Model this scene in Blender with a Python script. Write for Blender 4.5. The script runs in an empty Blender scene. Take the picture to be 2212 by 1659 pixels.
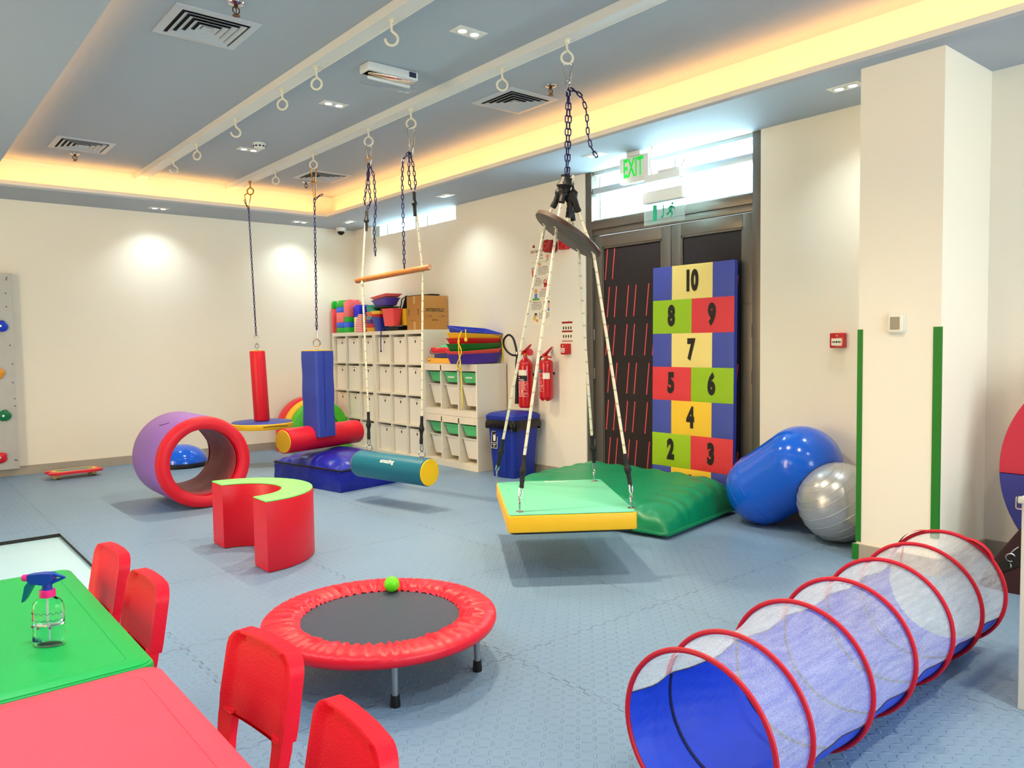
import bpy, bmesh, math, random
from mathutils import Vector, Matrix, Euler
PI = math.pi
S = bpy.context.scene
C = S.collection
V = Vector

# ---------------------------------------------------------------- camera, world, exposure
cam = bpy.data.objects.new('camera', bpy.data.cameras.new('camera'))
C.objects.link(cam)
cam.data.sensor_width = 36
cam.data.sensor_fit = 'HORIZONTAL'
cam.data.lens = 1667.18 / 2212 * 36
cam.data.clip_start = 0.05
yaw, pitch, roll, CAM_H = 0.693373737, -0.0524314472, -0.0134367137, 1.28
fw = V((math.sin(yaw) * math.cos(pitch), math.cos(yaw) * math.cos(pitch), math.sin(pitch)))
rt = V((math.cos(yaw), -math.sin(yaw), 0))
up = rt.cross(fw)
r2 = rt * math.cos(roll) + up * math.sin(roll)
u2 = -rt * math.sin(roll) + up * math.cos(roll)
cam.matrix_world = Matrix(((r2.x, u2.x, -fw.x, 0), (r2.y, u2.y, -fw.y, 0), (r2.z, u2.z, -fw.z, CAM_H), (0, 0, 0, 1)))
S.camera = cam

W = bpy.data.worlds.new('world')
S.world = W
W.use_nodes = True
W.node_tree.nodes['Background'].inputs[0].default_value = (0.80, 0.93, 1.0, 1)
W.node_tree.nodes['Background'].inputs[1].default_value = 3.2
S.view_settings.view_transform = 'Standard'
S.view_settings.look = 'None'
S.view_settings.exposure = 0.66
S.view_settings.gamma = 1.0
S.view_settings.use_curve_mapping = False

def lamp(name, kind, loc, energy, color, direction=(0, 0, -1), **kw):
    d = bpy.data.lights.new(name, kind)
    d.energy = energy
    d.color = color
    for k, v in kw.items():
        setattr(d, k, v)
    o = bpy.data.objects.new(name, d)
    C.objects.link(o)
    o.location = loc
    o.rotation_euler = V(direction).to_track_quat('-Z', 'Y').to_euler()
    return o

# daylight coming in through the panes over the door and through the clerestory strip
lamp('daylight_over_door', 'AREA', (5.32, 4.08, 2.58), 90, (0.72, 0.93, 1.0), (-1, 0, 0.05), shape='RECTANGLE', size=1.7, size_y=0.42)
lamp('daylight_clerestory', 'AREA', (5.32, 7.9, 2.74), 30, (0.72, 0.93, 1.0), (-1, 0, -0.1), shape='RECTANGLE', size=1.8, size_y=0.15)
# fill lamps at added, unseen windows: warm from the left, cool from behind
FILL_WIN_L = (2.2, 7.6, 1.40, 2.70)     # y0, y1, z0, z1 in the left wall
FILL_WIN_F = (0.2, 4.7, 0.85, 2.55)     # x0, x1, z0, z1 in the front wall
lamp('window_light_left', 'AREA', (-3.16, (FILL_WIN_L[0] + FILL_WIN_L[1]) / 2, 2.05), 150, (1.0, 0.72, 0.38), (1, 0, 0), shape='RECTANGLE', size=1.2, size_y=FILL_WIN_L[1] - FILL_WIN_L[0] - .2)
lamp('window_light_front', 'AREA', ((FILL_WIN_F[0] + FILL_WIN_F[1]) / 2, -2.56, 1.70), 80, (0.62, 0.86, 1.0), (0, 1, 0), shape='RECTANGLE', size=FILL_WIN_F[1] - FILL_WIN_F[0] - .2, size_y=1.6)
# amber strips lying in the cove trough behind the lip, shining up the cove wall
AMBER = (1.0, 0.46, 0.11)
COVE_W = 1.7
def cove(name, loc, along, length, dirn):
    o = lamp(name, 'AREA', loc, COVE_W * length, AMBER, dirn, shape='RECTANGLE', size=0.03, size_y=length)
    z = -V(dirn).normalized(); y = V(along); x = y.cross(z).normalized()
    o.matrix_world = Matrix(((x.x, y.x, z.x, loc[0]), (x.y, y.y, z.y, loc[1]), (x.z, y.z, z.z, loc[2]), (0, 0, 0, 1)))
    o.data.spread = 2.6
cove('cove_strip', (4.315, 3.55, 2.835), (0, 1, 0), 10.1, (0.12, 0, 1))
cove('cove_strip', (2.57, 8.605, 2.835), (1, 0, 0), 3.2, (0, 0.12, 1))
cove('cove_strip', (0.825, 3.55, 2.835), (0, 1, 0), 10.1, (-0.12, 0, 1))
cove('cove_strip', (2.57, -1.505, 2.835), (1, 0, 0), 3.2, (0, -0.12, 1))
LED = (1.0, 0.80, 0.53)
LEDC = (0.84, 0.97, 1.0)

# ---------------------------------------------------------------- materials
def lin(c):
    if isinstance(c, str):
        c = [int(c[i:i + 2], 16) / 255 for i in (0, 2, 4)]
    return tuple(x / 12.92 if x <= 0.04045 else ((x + 0.055) / 1.055) ** 2.4 for x in c)
MATS = {}
def mat(name, col, rough=0.5, metal=0.0, bump=None, var=0.0, vscale=6.0, spec=0.5, coat=0.0, trans=0.0, ior=1.45, emit=None, alpha=1.0, coord='Object', sheen=0.0):
    m = bpy.data.materials.new(name)
    m.use_nodes = True
    nt = m.node_tree
    N, L = nt.nodes, nt.links
    b = N['Principled BSDF']
    c = lin(col)
    b.inputs['Base Color'].default_value = (*c, 1)
    b.inputs['Roughness'].default_value = rough
    b.inputs['Metallic'].default_value = metal
    b.inputs['Specular IOR Level'].default_value = spec
    b.inputs['Coat Weight'].default_value = coat
    b.inputs['Transmission Weight'].default_value = trans
    b.inputs['IOR'].default_value = ior
    b.inputs['Alpha'].default_value = alpha
    b.inputs['Sheen Weight'].default_value = sheen
    if emit:
        b.inputs['Emission Color'].default_value = (*lin(emit[0]), 1)
        b.inputs['Emission Strength'].default_value = emit[1]
    tc = N.new('ShaderNodeTexCoord')
    if var > 0:
        n = N.new('ShaderNodeTexNoise'); n.inputs['Scale'].default_value = vscale; n.inputs['Detail'].default_value = 4
        L.new(tc.outputs[coord], n.inputs['Vector'])
        mx = N.new('ShaderNodeMix'); mx.data_type = 'RGBA'; mx.blend_type = 'MIX'
        mx.inputs[6].default_value = (*[x * (1 - var) for x in c], 1)
        mx.inputs[7].default_value = (*[min(1, x * (1 + var)) for x in c], 1)
        L.new(n.outputs['Fac'], mx.inputs[0]); L.new(mx.outputs[2], b.inputs['Base Color'])
    if bump:
        n = N.new('ShaderNodeTexNoise'); n.inputs['Scale'].default_value = bump[0]; n.inputs['Detail'].default_value = bump[2] if len(bump) > 2 else 3
        L.new(tc.outputs[coord], n.inputs['Vector'])
        bp = N.new('ShaderNodeBump'); bp.inputs['Strength'].default_value = bump[1]; bp.inputs['Distance'].default_value = 0.01
        L.new(n.outputs['Fac'], bp.inputs['Height']); L.new(bp.outputs[0], b.inputs['Normal'])
    MATS[name] = m
    return m
def emis(name, col, strength):
    return mat(name, '000000', 1.0, emit=(col, strength))

# ---------------------------------------------------------------- mesh builder
class MB:
    def __init__(s):
        s.bm = bmesh.new(); s.mi = 0
    def _f(s, vs, mi=None):
        try:
            f = s.bm.faces.new(vs)
            f.material_index = s.mi if mi is None else mi
            return f
        except ValueError:
            return None
    def box(s, lo, hi, M=None, bev=0.0, seg=2):
        x0, y0, z0 = lo; x1, y1, z1 = hi
        t = bmesh.new()
        vs = [t.verts.new(p) for p in ((x0, y0, z0), (x1, y0, z0), (x1, y1, z0), (x0, y1, z0), (x0, y0, z1), (x1, y0, z1), (x1, y1, z1), (x0, y1, z1))]
        for q in ((3, 2, 1, 0), (4, 5, 6, 7), (0, 1, 5, 4), (1, 2, 6, 5), (2, 3, 7, 6), (3, 0, 4, 7)):
            t.faces.new([vs[i] for i in q])
        if bev > 0:
            bmesh.ops.bevel(t, geom=t.edges[:], offset=bev, segments=seg, affect='EDGES', profile=0.5)
        s.add(t, M)
        return s
    def add(s, t, M=None):
        mp = {}
        for v in t.verts:
            mp[v] = s.bm.verts.new(M @ v.co if M else v.co)
        for f in t.faces:
            g = s._f([mp[v] for v in f.verts])
        t.free()
    def rings(s, R, closed=False, cap=True, cyc=True, mi=None):
        """loft a list of point rings"""
        vr = [[s.bm.verts.new(p) for p in r] for r in R]
        n = len(R[0]); m = len(R)
        for i in range(m if closed else m - 1):
            a, b = vr[i], vr[(i + 1) % m]
            for j in range(n if cyc else n - 1):
                k = (j + 1) % n
                s._f([a[j], a[k], b[k], b[j]], mi)
        if cap and not closed and cyc:
            s._f(vr[0][::-1], mi); s._f(vr[-1], mi)
        return vr
    def tube(s, pts, r, seg=8, closed=False, cap=True, mi=None):
        pts = [V(p) for p in pts]; n = len(pts); R = []
        nrm = None
        for i in range(n):
            a = pts[(i - 1) % n] if (closed or i > 0) else pts[i]
            b = pts[(i + 1) % n] if (closed or i < n - 1) else pts[i]
            t = (b - a).normalized()
            if nrm is None:
                nrm = t.orthogonal().normalized()
            nrm = (nrm - t * nrm.dot(t))
            nrm = nrm.normalized() if nrm.length > 1e-6 else t.orthogonal().normalized()
            bn = t.cross(nrm)
            rr = r[i] if isinstance(r, (list, tuple)) else r
            R.append([pts[i] + (nrm * math.cos(2 * PI * k / seg) + bn * math.sin(2 * PI * k / seg)) * rr for k in range(seg)])
        s.rings(R, closed, cap, mi=mi)
        return s
    def cyl(s, p0, p1, r0, r1=None, seg=24, cap=True, mi=None):
        return s.tube([p0, p1], [r0, r0 if r1 is None else r1], seg, cap=cap, mi=mi)
    def lathe(s, prof, c=(0, 0, 0), axis=(0, 0, 1), seg=32, cap=True, mi=None, sx=1.0, a0=0.0):
        ax = V(axis).normalized()
        q = V((0, 0, 1)).rotation_difference(ax).to_matrix()
        R = []
        for r, z in prof:
            R.append([V(c) + q @ V((r * sx * math.cos(2 * PI * k / seg + a0), r * math.sin(2 * PI * k / seg + a0), z)) for k in range(seg)])
        s.rings(R, cap=cap, mi=mi)
        return s
    def torus(s, c, axis, R, r, seg=28, rs=8, mi=None):
        ax = V(axis).normalized(); x = ax.orthogonal().normalized(); y = ax.cross(x)
        return s.tube([V(c) + (x * math.cos(2 * PI * k / seg) + y * math.sin(2 * PI * k / seg)) * R for k in range(seg)], r, rs, closed=True, mi=mi)
    def prism(s, poly, z0, z1, M=None, mi=None, mi_side=None, bev=0.0):
        """extrude a 2-D outline along local z"""
        t = bmesh.new()
        b = [t.verts.new((p[0], p[1], z0)) for p in poly]; u = [t.verts.new((p[0], p[1], z1)) for p in poly]
        fb = t.faces.new(b[::-1]); fu = t.faces.new(u); n = len(poly)
        for i in range(n):
            t.faces.new([b[i], b[(i + 1) % n], u[(i + 1) % n], u[i]])
        bmesh.ops.recalc_face_normals(t, faces=t.faces[:])
        if bev > 0:
            eds = [e for e in t.edges if abs(e.verts[0].co.z - e.verts[1].co.z) < 1e-7]
            bmesh.ops.bevel(t, geom=eds, offset=bev, segments=2, affect='EDGES', profile=0.5)
        k = s.mi
        if mi is not None: s.mi = mi
        mp = {v: s.bm.verts.new(M @ v.co if M else v.co) for v in t.verts}
        for f in t.faces:
            nz = abs(f.normal.z) if f.normal.length else 0
            s._f([mp[v] for v in f.verts], (mi_side if (mi_side is not None and nz < 0.5) else s.mi))
        t.free(); s.mi = k
        return s
    def sphere(s, c, r, seg=32, rng=18, sc=(1, 1, 1), mi=None, M=None):
        R = []
        for i in range(rng + 1):
            th = PI * i / rng
            rr = max(math.sin(th), 1e-4)
            R.append([V((r * sc[0] * rr * math.cos(2 * PI * k / seg), r * sc[1] * rr * math.sin(2 * PI * k / seg), -r * sc[2] * math.cos(th))) for k in range(seg)])
        R = [[(M @ p if M else p) + V(c) for p in q] for q in R]
        s.rings(R, mi=mi)
        return s
    def grid(s, f, nu, nv, mi=None, cyc_u=False):
        vs = [[s.bm.verts.new(f(i / (nu if cyc_u else nu - 1), j / (nv - 1))) for j in range(nv)] for i in range(nu)]
        for i in range(nu if cyc_u else nu - 1):
            for j in range(nv - 1):
                a, b = vs[i], vs[(i + 1) % nu]
                s._f([a[j], b[j], b[j + 1], a[j + 1]], mi)
        return s
    def quad(s, a, b, c, d, mi=None):
        s._f([s.bm.verts.new(p) for p in (a, b, c, d)], mi); return s

ROOT = {}
def link(o):
    C.objects.link(o); return o
def tag(o, label=None, cat=None, group=None, kind=None):
    if label: o['label'] = label
    if cat: o['category'] = cat
    if group: o['group'] = group
    if kind: o['kind'] = kind
    return o
def thing(name, label, cat, loc=(0, 0, 0), rotz=0.0, group=None, rot=None):
    o = link(bpy.data.objects.new(name, None))
    o.empty_display_size = 0.05
    o.location = loc
    o.rotation_euler = rot if rot else (0, 0, rotz)
    ROOT[o] = Matrix.LocRotScale(V(loc), Euler(rot if rot else (0, 0, rotz)), None)
    return tag(o, label, cat, group)
def finish(me, mb, smooth, recalc=True):
    if recalc:
        bmesh.ops.remove_doubles(mb.bm, verts=mb.bm.verts[:], dist=1e-6)
        bmesh.ops.recalc_face_normals(mb.bm, faces=mb.bm.faces[:])
    mb.bm.to_mesh(me); mb.bm.free()
    if smooth:
        me.polygons.foreach_set('use_smooth', [True] * len(me.polygons))
        me.set_sharp_from_angle(angle=math.radians(smooth if smooth is not True else 40))
def obj(name, mb, m, parent=None, world=False, smooth=40, label=None, loc=None, recalc=True):
    """one mesh object; world=True: the geometry is given in world space although it hangs under a parent"""
    me = bpy.data.meshes.new(name)
    finish(me, mb, smooth, recalc)
    for x in (m if isinstance(m, (list, tuple)) else [m]):
        me.materials.append(x)
    o = link(bpy.data.objects.new(name, me))
    if parent is not None:
        o.parent = parent
        ROOT[o] = ROOT[parent]
        if world:
            me.transform(ROOT[parent].inverted())
    elif loc is not None:
        o.location = loc
        me.transform(Matrix.Translation(-V(loc)))
        ROOT[o] = Matrix.Translation(V(loc))
    else:
        ROOT[o] = Matrix.Identity(4)
    if label: o['label'] = label
    return o
def struct(name, mb, m, parent=None, smooth=None, label=None):
    o = obj(name, mb, m, parent, smooth=smooth)
    if parent is None: o['kind'] = 'structure'
    if label: o['label'] = label
    return o
def solo(name, label, cat, mb, m, loc, group=None, smooth=40):
    return tag(obj(name, mb, m, None, smooth=smooth, loc=loc), label, cat, group)
def dup(root, loc, rotz=None, label=None, group=None, rot=None, swap=None, name=None):
    """a copy of a thing with copies of its parts and their sub-parts; swap maps materials"""
    def cp(o, par):
        c = o.copy()
        if par is not None: c.parent = par
        if swap and c.type == 'MESH' and any(m in swap for m in c.data.materials):
            c.data = c.data.copy()
            for i, m in enumerate(c.data.materials):
                if m in swap: c.data.materials[i] = swap[m]
        C.objects.link(c)
        for k in KIDS(o): cp(k, c)
        return c
    r = cp(root, None)
    r.location = loc
    if rot: r.rotation_euler = rot
    elif rotz is not None: r.rotation_euler = (0, 0, rotz)
    if label: r['label'] = label
    if group: r['group'] = group
    if name: r.name = name
    ROOT[r] = Matrix.LocRotScale(r.location, r.rotation_euler, None)
    return r
def KIDS(o):
    return [x for x in C.objects if x.parent is o]
def text_mesh(mb, s, size, M, sx=1.0, bold=0.0, depth=0.0, mi=None, align='CENTER', res=3, shear=0.0):
    cu = bpy.data.curves.new('t', 'FONT')
    cu.body = s; cu.size = size; cu.offset = bold; cu.align_x = align; cu.align_y = 'CENTER'; cu.extrude = depth; cu.resolution_u = res; cu.shear = shear
    o = bpy.data.objects.new('t', cu)
    me = o.to_mesh()
    mp = [mb.bm.verts.new(M @ V((v.co.x * sx, v.co.y, v.co.z))) for v in me.vertices]
    for p in me.polygons:
        mb._f([mp[i] for i in p.vertices], mi)
    o.to_mesh_clear()
    bpy.data.objects.remove(o); bpy.data.curves.remove(cu)
def frame(o, x, y):
    """matrix whose local x, y lie along the given world vectors, z = x cross y"""
    x = V(x).normalized(); y = V(y).normalized(); z = x.cross(y).normalized(); o = V(o)
    return Matrix(((x.x, y.x, z.x, o.x), (x.y, y.y, z.y, o.y), (x.z, y.z, z.z, o.z), (0, 0, 0, 1)))
def TR(loc, rz=0.0, rx=0.0, ry=0.0):
    return Matrix.LocRotScale(V(loc), Euler((rx, ry, rz)), None)
def rrect(w, h, r, n=5):
    """rounded rectangle outline, centred"""
    P = []
    for cx, cy, a in ((w / 2 - r, h / 2 - r, 0), (-w / 2 + r, h / 2 - r, 90), (-w / 2 + r, -h / 2 + r, 180), (w / 2 - r, -h / 2 + r, 270)):
        for k in range(n + 1):
            t = math.radians(a + 90 * k / n); P.append((cx + r * math.cos(t), cy + r * math.sin(t)))
    return P

# ---------------------------------------------------------------- setting
XR, YB, XL, YF = 5.02, 9.29, -3.2, -2.6
ZS, ZC, ZLIP = 2.80, 3.08, 2.855
CX0, CX1, CY0, CY1 = 0.88, 4.26, -1.45, 8.55      # rim of the cove lip
CW = 0.15                                          # the trough behind the lip
m_wall = mat('wall_paint', (0.95, 0.915, 0.845), 0.6, bump=(90, 0.05))
m_ceil = mat('ceiling_paint', (0.66, 0.695, 0.74), 0.7, bump=(90, 0.05))
m_skirt = mat('skirting_tile', (0.66, 0.62, 0.56), 0.35, var=0.12, vscale=5)
m_tile = mat('floor_tile', (0.70, 0.83, 0.88), 0.3, var=0.05, vscale=3)
m_edge = mat('foam_cut_edge', (0.14, 0.13, 0.13), 0.8)

def foam_floor():
    m = bpy.data.materials.new('foam_mat'); m.use_nodes = True
    nt = m.node_tree; N, L = nt.nodes, nt.links; b = N['Principled BSDF']
    b.inputs['Roughness'].default_value = 0.42
    b.inputs['Specular IOR Level'].default_value = 0.45
    g = N.new('ShaderNodeNewGeometry'); sp = N.new('ShaderNodeSeparateXYZ'); L.new(g.outputs['Position'], sp.inputs[0])
    def ma(op, a, c=None, d=None):
        n = N.new('ShaderNodeMath'); n.operation = op
        for i, v in enumerate((a, c, d)):
            if v is None: continue
            if isinstance(v, (int, float)): n.inputs[i].default_value = v
            else: L.new(v, n.inputs[i])
        return n.outputs[0]
    X, Y = sp.outputs[0], sp.outputs[1]
    # tread pattern: ovals turned alternately one way and the other
    q = 26.0
    U, Vv = ma('MULTIPLY', X, q), ma('MULTIPLY', Y, q)
    fu, fv = ma('SUBTRACT', ma('FRACT', U), 0.5), ma('SUBTRACT', ma('FRACT', Vv), 0.5)
    par = ma('MODULO', ma('ABSOLUTE', ma('ADD', ma('FLOOR', U), ma('FLOOR', Vv))), 2.0)
    a = ma('ADD', fu, fv); c = ma('SUBTRACT', fu, fv)
    lo = ma('ADD', ma('MULTIPLY', a, par), ma('MULTIPLY', c, ma('SUBTRACT', 1.0, par)))
    sh = ma('ADD', ma('MULTIPLY', c, par), ma('MULTIPLY', a, ma('SUBTRACT', 1.0, par)))
    d = ma('ADD', ma('POWER', ma('DIVIDE', lo, 0.62), 2.0), ma('POWER', ma('DIVIDE', sh, 0.24), 2.0))
    mr = N.new('ShaderNodeMapRange'); mr.interpolation_type = 'SMOOTHSTEP'
    mr.inputs[1].default_value = 1.0; mr.inputs[2].default_value = 0.35; mr.inputs[3].default_value = 0.0; mr.inputs[4].default_value = 1.0
    L.new(d, mr.inputs[0])
    # jigsaw seams between the tiles
    P = 0.99
    def seam(A, B, off_a, off_b):
        t = ma('SINE', ma('MULTIPLY', ma('SUBTRACT', B, off_b), 2 * PI / 0.085))
        t = ma('MULTIPLY', ma('MAXIMUM', ma('MINIMUM', ma('MULTIPLY', t, 4.0), 1.0), -1.0), 0.009)
        r = ma('FRACT', ma('DIVIDE', ma('ADD', ma('SUBTRACT', A, off_a), t), P))
        r = ma('MULTIPLY', ma('SUBTRACT', 0.5, ma('ABSOLUTE', ma('SUBTRACT', r, 0.5))), P)
        k = N.new('ShaderNodeMapRange'); k.inputs[1].default_value = 0.0012; k.inputs[2].default_value = 0.0032; k.inputs[3].default_value = 1.0; k.inputs[4].default_value = 0.0
        L.new(r, k.inputs[0]); return k.outputs[0]
    sm = ma('MAXIMUM', seam(X, Y, 0.975, 0.4), seam(Y, X, 0.42, 0.7))
    nz = N.new('ShaderNodeTexNoise'); nz.inputs['Scale'].default_value = 5; L.new(g.outputs['Position'], nz.inputs['Vector'])
    gap = N.new('ShaderNodeMapRange'); gap.inputs[1].default_value = 0.40; gap.inputs[2].default_value = 0.60; gap.inputs[3].default_value = 0.12; gap.inputs[4].default_value = 0.75
    L.new(nz.outputs['Fac'], gap.inputs[0])
    sf = ma('MULTIPLY', sm, gap.outputs[0])
    n2 = N.new('ShaderNodeTexNoise'); n2.inputs['Scale'].default_value = 1.1; n2.inputs['Detail'].default_value = 3; L.new(g.outputs['Position'], n2.inputs['Vector'])
    mx = N.new('ShaderNodeMix'); mx.data_type = 'RGBA'
    mx.inputs[6].default_value = (*lin((0.43, 0.54, 0.655)), 1); mx.inputs[7].default_value = (*lin((0.485, 0.595, 0.70)), 1)
    L.new(n2.outputs['Fac'], mx.inputs[0])
    m2 = N.new('ShaderNodeMix'); m2.data_type = 'RGBA'; m2.inputs[7].default_value = (*lin((0.16, 0.17, 0.19)), 1)
    L.new(sf, m2.inputs[0]); L.new(mx.outputs[2], m2.inputs[6]); L.new(m2.outputs[2], b.inputs['Base Color'])
    hh = ma('SUBTRACT', mr.outputs[0], ma('MULTIPLY', sm, 1.5))
    bp = N.new('ShaderNodeBump'); bp.inputs['Strength'].default_value = 0.6; bp.inputs['Distance'].default_value = 0.004
    L.new(hh, bp.inputs['Height']); L.new(bp.outputs[0], b.inputs['Normal'])
    return m
m_foam = foam_floor()
STX, STY, STN = 0.965, 6.12, 4.30     # inner corner of the strip of bare tiles
b = MB()
b.mi = 0
for lo, hi in (((STX, YF, -0.024), (XR, STY, 0)), ((XL, STY, -0.024), (XR, YB, 0)), ((XL, YF, -0.024), (STX, STN, 0))):
    b.box(lo, hi)
b.bm.normal_update()
for f in b.bm.faces:
    if f.calc_center_median().z < -0.001 and f.normal.length and abs(f.normal.z) < 0.5: f.material_index = 1
struct('floor', b, [m_foam, m_edge])
b = MB(); b.box((XL - .2, YF - .2, -0.12), (XR + .3, YB + .2, -0.0245)); struct('floor.001', b, m_tile)

b = MB()
def wr(y0, y1, z0, z1): b.box((XR, y0, z0), (XR + 0.16, y1, z1))
DY0, DY1 = 3.19, 4.98      # door opening
KY0, KY1, KZ = 6.97, 8.83, 2.655
wr(YF - .2, DY0, -0.12, ZS); wr(DY1, KY0, -0.12, ZS); wr(KY0, KY1, -0.12, KZ); wr(KY1, YB + .2, -0.12, ZS)
wr(YF - .2, YB + .2, ZS, 3.25)
struct('wall_right', b, m_wall)
b = MB(); b.box((XL - .2, YB, -0.12), (XR, YB + .2, 3.25)); struct('wall_back', b, m_wall)
b = MB(); b.box((XL - .2, YF - .2, -0.12), (XL, YB, 3.25)); struct('wall_left', b, m_wall)
b = MB(); b.box((XL, YF - .2, -0.12), (XR, YF, 3.25)); struct('wall_front', b, m_wall)
m_fill_blind = mat('bright_blind', (.9, .85, .75), .8, emit=((1.0, .93, .8), 1.6))  # glowing surface for the added windows, matches their fill lamps
def fill_glazing(n, lo, hi, axis):
    wn = thing('window_%d' % n, None, None, lo); wn['kind'] = 'structure'  # made-up window out of view, goes with a fill lamp
    b = MB()
    b.box(lo, hi); o = obj('blind', b, m_fill_blind, wn, True, smooth=None)
    b = MB()
    k = 1 - axis
    for i in range(5):
        c0 = lo[axis] + (hi[axis] - lo[axis]) * i / 4
        a, c_ = [list(lo), list(hi)]; a[axis], c_[axis] = c0 - .03, c0 + .03; a[k] -= .01; c_[k] += .01; b.box(a, c_)
    for z in (lo[2], hi[2]):
        a, c_ = [list(lo), list(hi)]; a[2], c_[2] = z - .03, z + .03; a[k] -= .01; c_[k] += .01; b.box(a, c_)
    obj('window_frame', b, mat('frame_grey_%d' % n, (.6, .6, .6), .4), wn, True)
fill_glazing(3, (XL, FILL_WIN_L[0], FILL_WIN_L[2]), (XL + .01, FILL_WIN_L[1], FILL_WIN_L[3]), 1)
fill_glazing(4, (FILL_WIN_F[0], YF, FILL_WIN_F[2]), (FILL_WIN_F[1], YF + .01, FILL_WIN_F[3]), 0)
COX0, COY0, COY1 = 4.37, 1.695, 2.14
b = MB(); b.box((COX0, COY0, 0.0), (XR, COY1, ZS)); struct('wall_column', b, m_wall)

b = MB()
b.box((XL, YF, ZC), (XR, YB, ZC + 0.1))
struct('ceiling', b, m_ceil)
b = MB()
T = 0.02
for lo, hi in (((CX1, YF), (XR, YB)), ((XL, YF), (CX0, YB)), ((CX0, CY1), (CX1, YB)), ((CX0, YF), (CX1, CY0))):
    b.box((lo[0], lo[1], ZS), (hi[0], hi[1], ZS + T))
struct('ceiling.001', b, m_ceil)           # the lowered border
b = MB()
L_ = 0.018
b.box((CX1, CY0 - L_, ZS + T), (CX1 + L_, CY1 + L_, ZLIP)); b.box((CX0 - L_, CY0 - L_, ZS + T), (CX0, CY1 + L_, ZLIP))
b.box((CX0, CY1, ZS + T), (CX1, CY1 + L_, ZLIP)); b.box((CX0, CY0 - L_, ZS + T), (CX1, CY0, ZLIP))
struct('trim_1', b, m_wall)                # cove lip
b = MB()
b.box((CX1 + CW, CY0 - CW, ZS + T), (CX1 + CW + .05, CY1 + CW, ZC)); b.box((CX0 - CW - .05, CY0 - CW, ZS + T), (CX0 - CW, CY1 + CW, ZC))
b.box((CX0 - CW, CY1 + CW, ZS + T), (CX1 + CW, CY1 + CW + .05, ZC)); b.box((CX0 - CW, CY0 - CW - .05, ZS + T), (CX1 + CW, CY0 - CW, ZC))
struct('trim_2', b, m_wall)                # cove wall
b = MB(); b.box((XL, YB - .014, 0), (XR, YB, 0.092)); b.mi = 0; struct('baseboard_back', b, m_skirt)
b = MB(); b.box((XR - .014, DY1, 0), (XR, YB - .014, 0.092)); b.box((XR - .014, COY1, 0), (XR, DY0, 0.092)); b.box((XR - .014, YF, 0), (XR, COY0, 0.092)); struct('baseboard_right', b, m_skirt)
b = MB(); b.box((COX0 - .014, COY0, 0), (COX0, COY1, 0.092)); b.box((COX0 - .014, COY0 - .014, 0), (XR - .014, COY0, 0.092)); b.box((COX0 - .014, COY1, 0), (XR - .014, COY1 + .014, 0.092)); struct('baseboard_column', b, m_skirt)

# ---- double door with two rows of panes over it
m_bronze = mat('bronze_aluminium', (0.44, 0.41, 0.37), 0.42, 0.55, var=0.08, vscale=3)
m_alu = mat('grey_aluminium', (0.74, 0.80, 0.83), 0.35, 0.2)
m_dark = mat('door_gap', (0.05, 0.05, 0.05), 0.8)
m_glass = mat('pane_glass', (0.92, 0.99, 1.0), 0.02, trans=1.0, ior=1.08, spec=0.3)
m_frost = mat('white_translucent_pane', (0.95, 1.0, 1.0), 0.2, trans=0.9, ior=1.05)
ZD = 2.285
XD = 5.055                 # face of the leaves
dr = thing('door_1', None, None, (XD, (DY0 + DY1) / 2, 0)); dr['kind'] = 'structure'
b = MB()
b.box((5.03, DY1 - .075, 0), (5.13, DY1, ZS), bev=.003); b.box((5.03, DY0, 0), (5.13, DY0 + .075, ZS), bev=.003)
b.box((5.03, DY0 + .075, ZD), (5.13, DY1 - .075, 2.362), bev=.003)
b.box((5.045, DY0 + .075, 2.232), (5.13, DY1 - .075, ZD), bev=.003)
obj('door_frame', b, m_bronze, dr, True)
YM = 4.035
m_sheet = mat('black_poster_sheet', (0.145, 0.105, 0.105), 0.75, var=0.25, vscale=60)
m_dash = mat('red_tape_strip', (0.85, 0.30, 0.30), 0.5)
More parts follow.
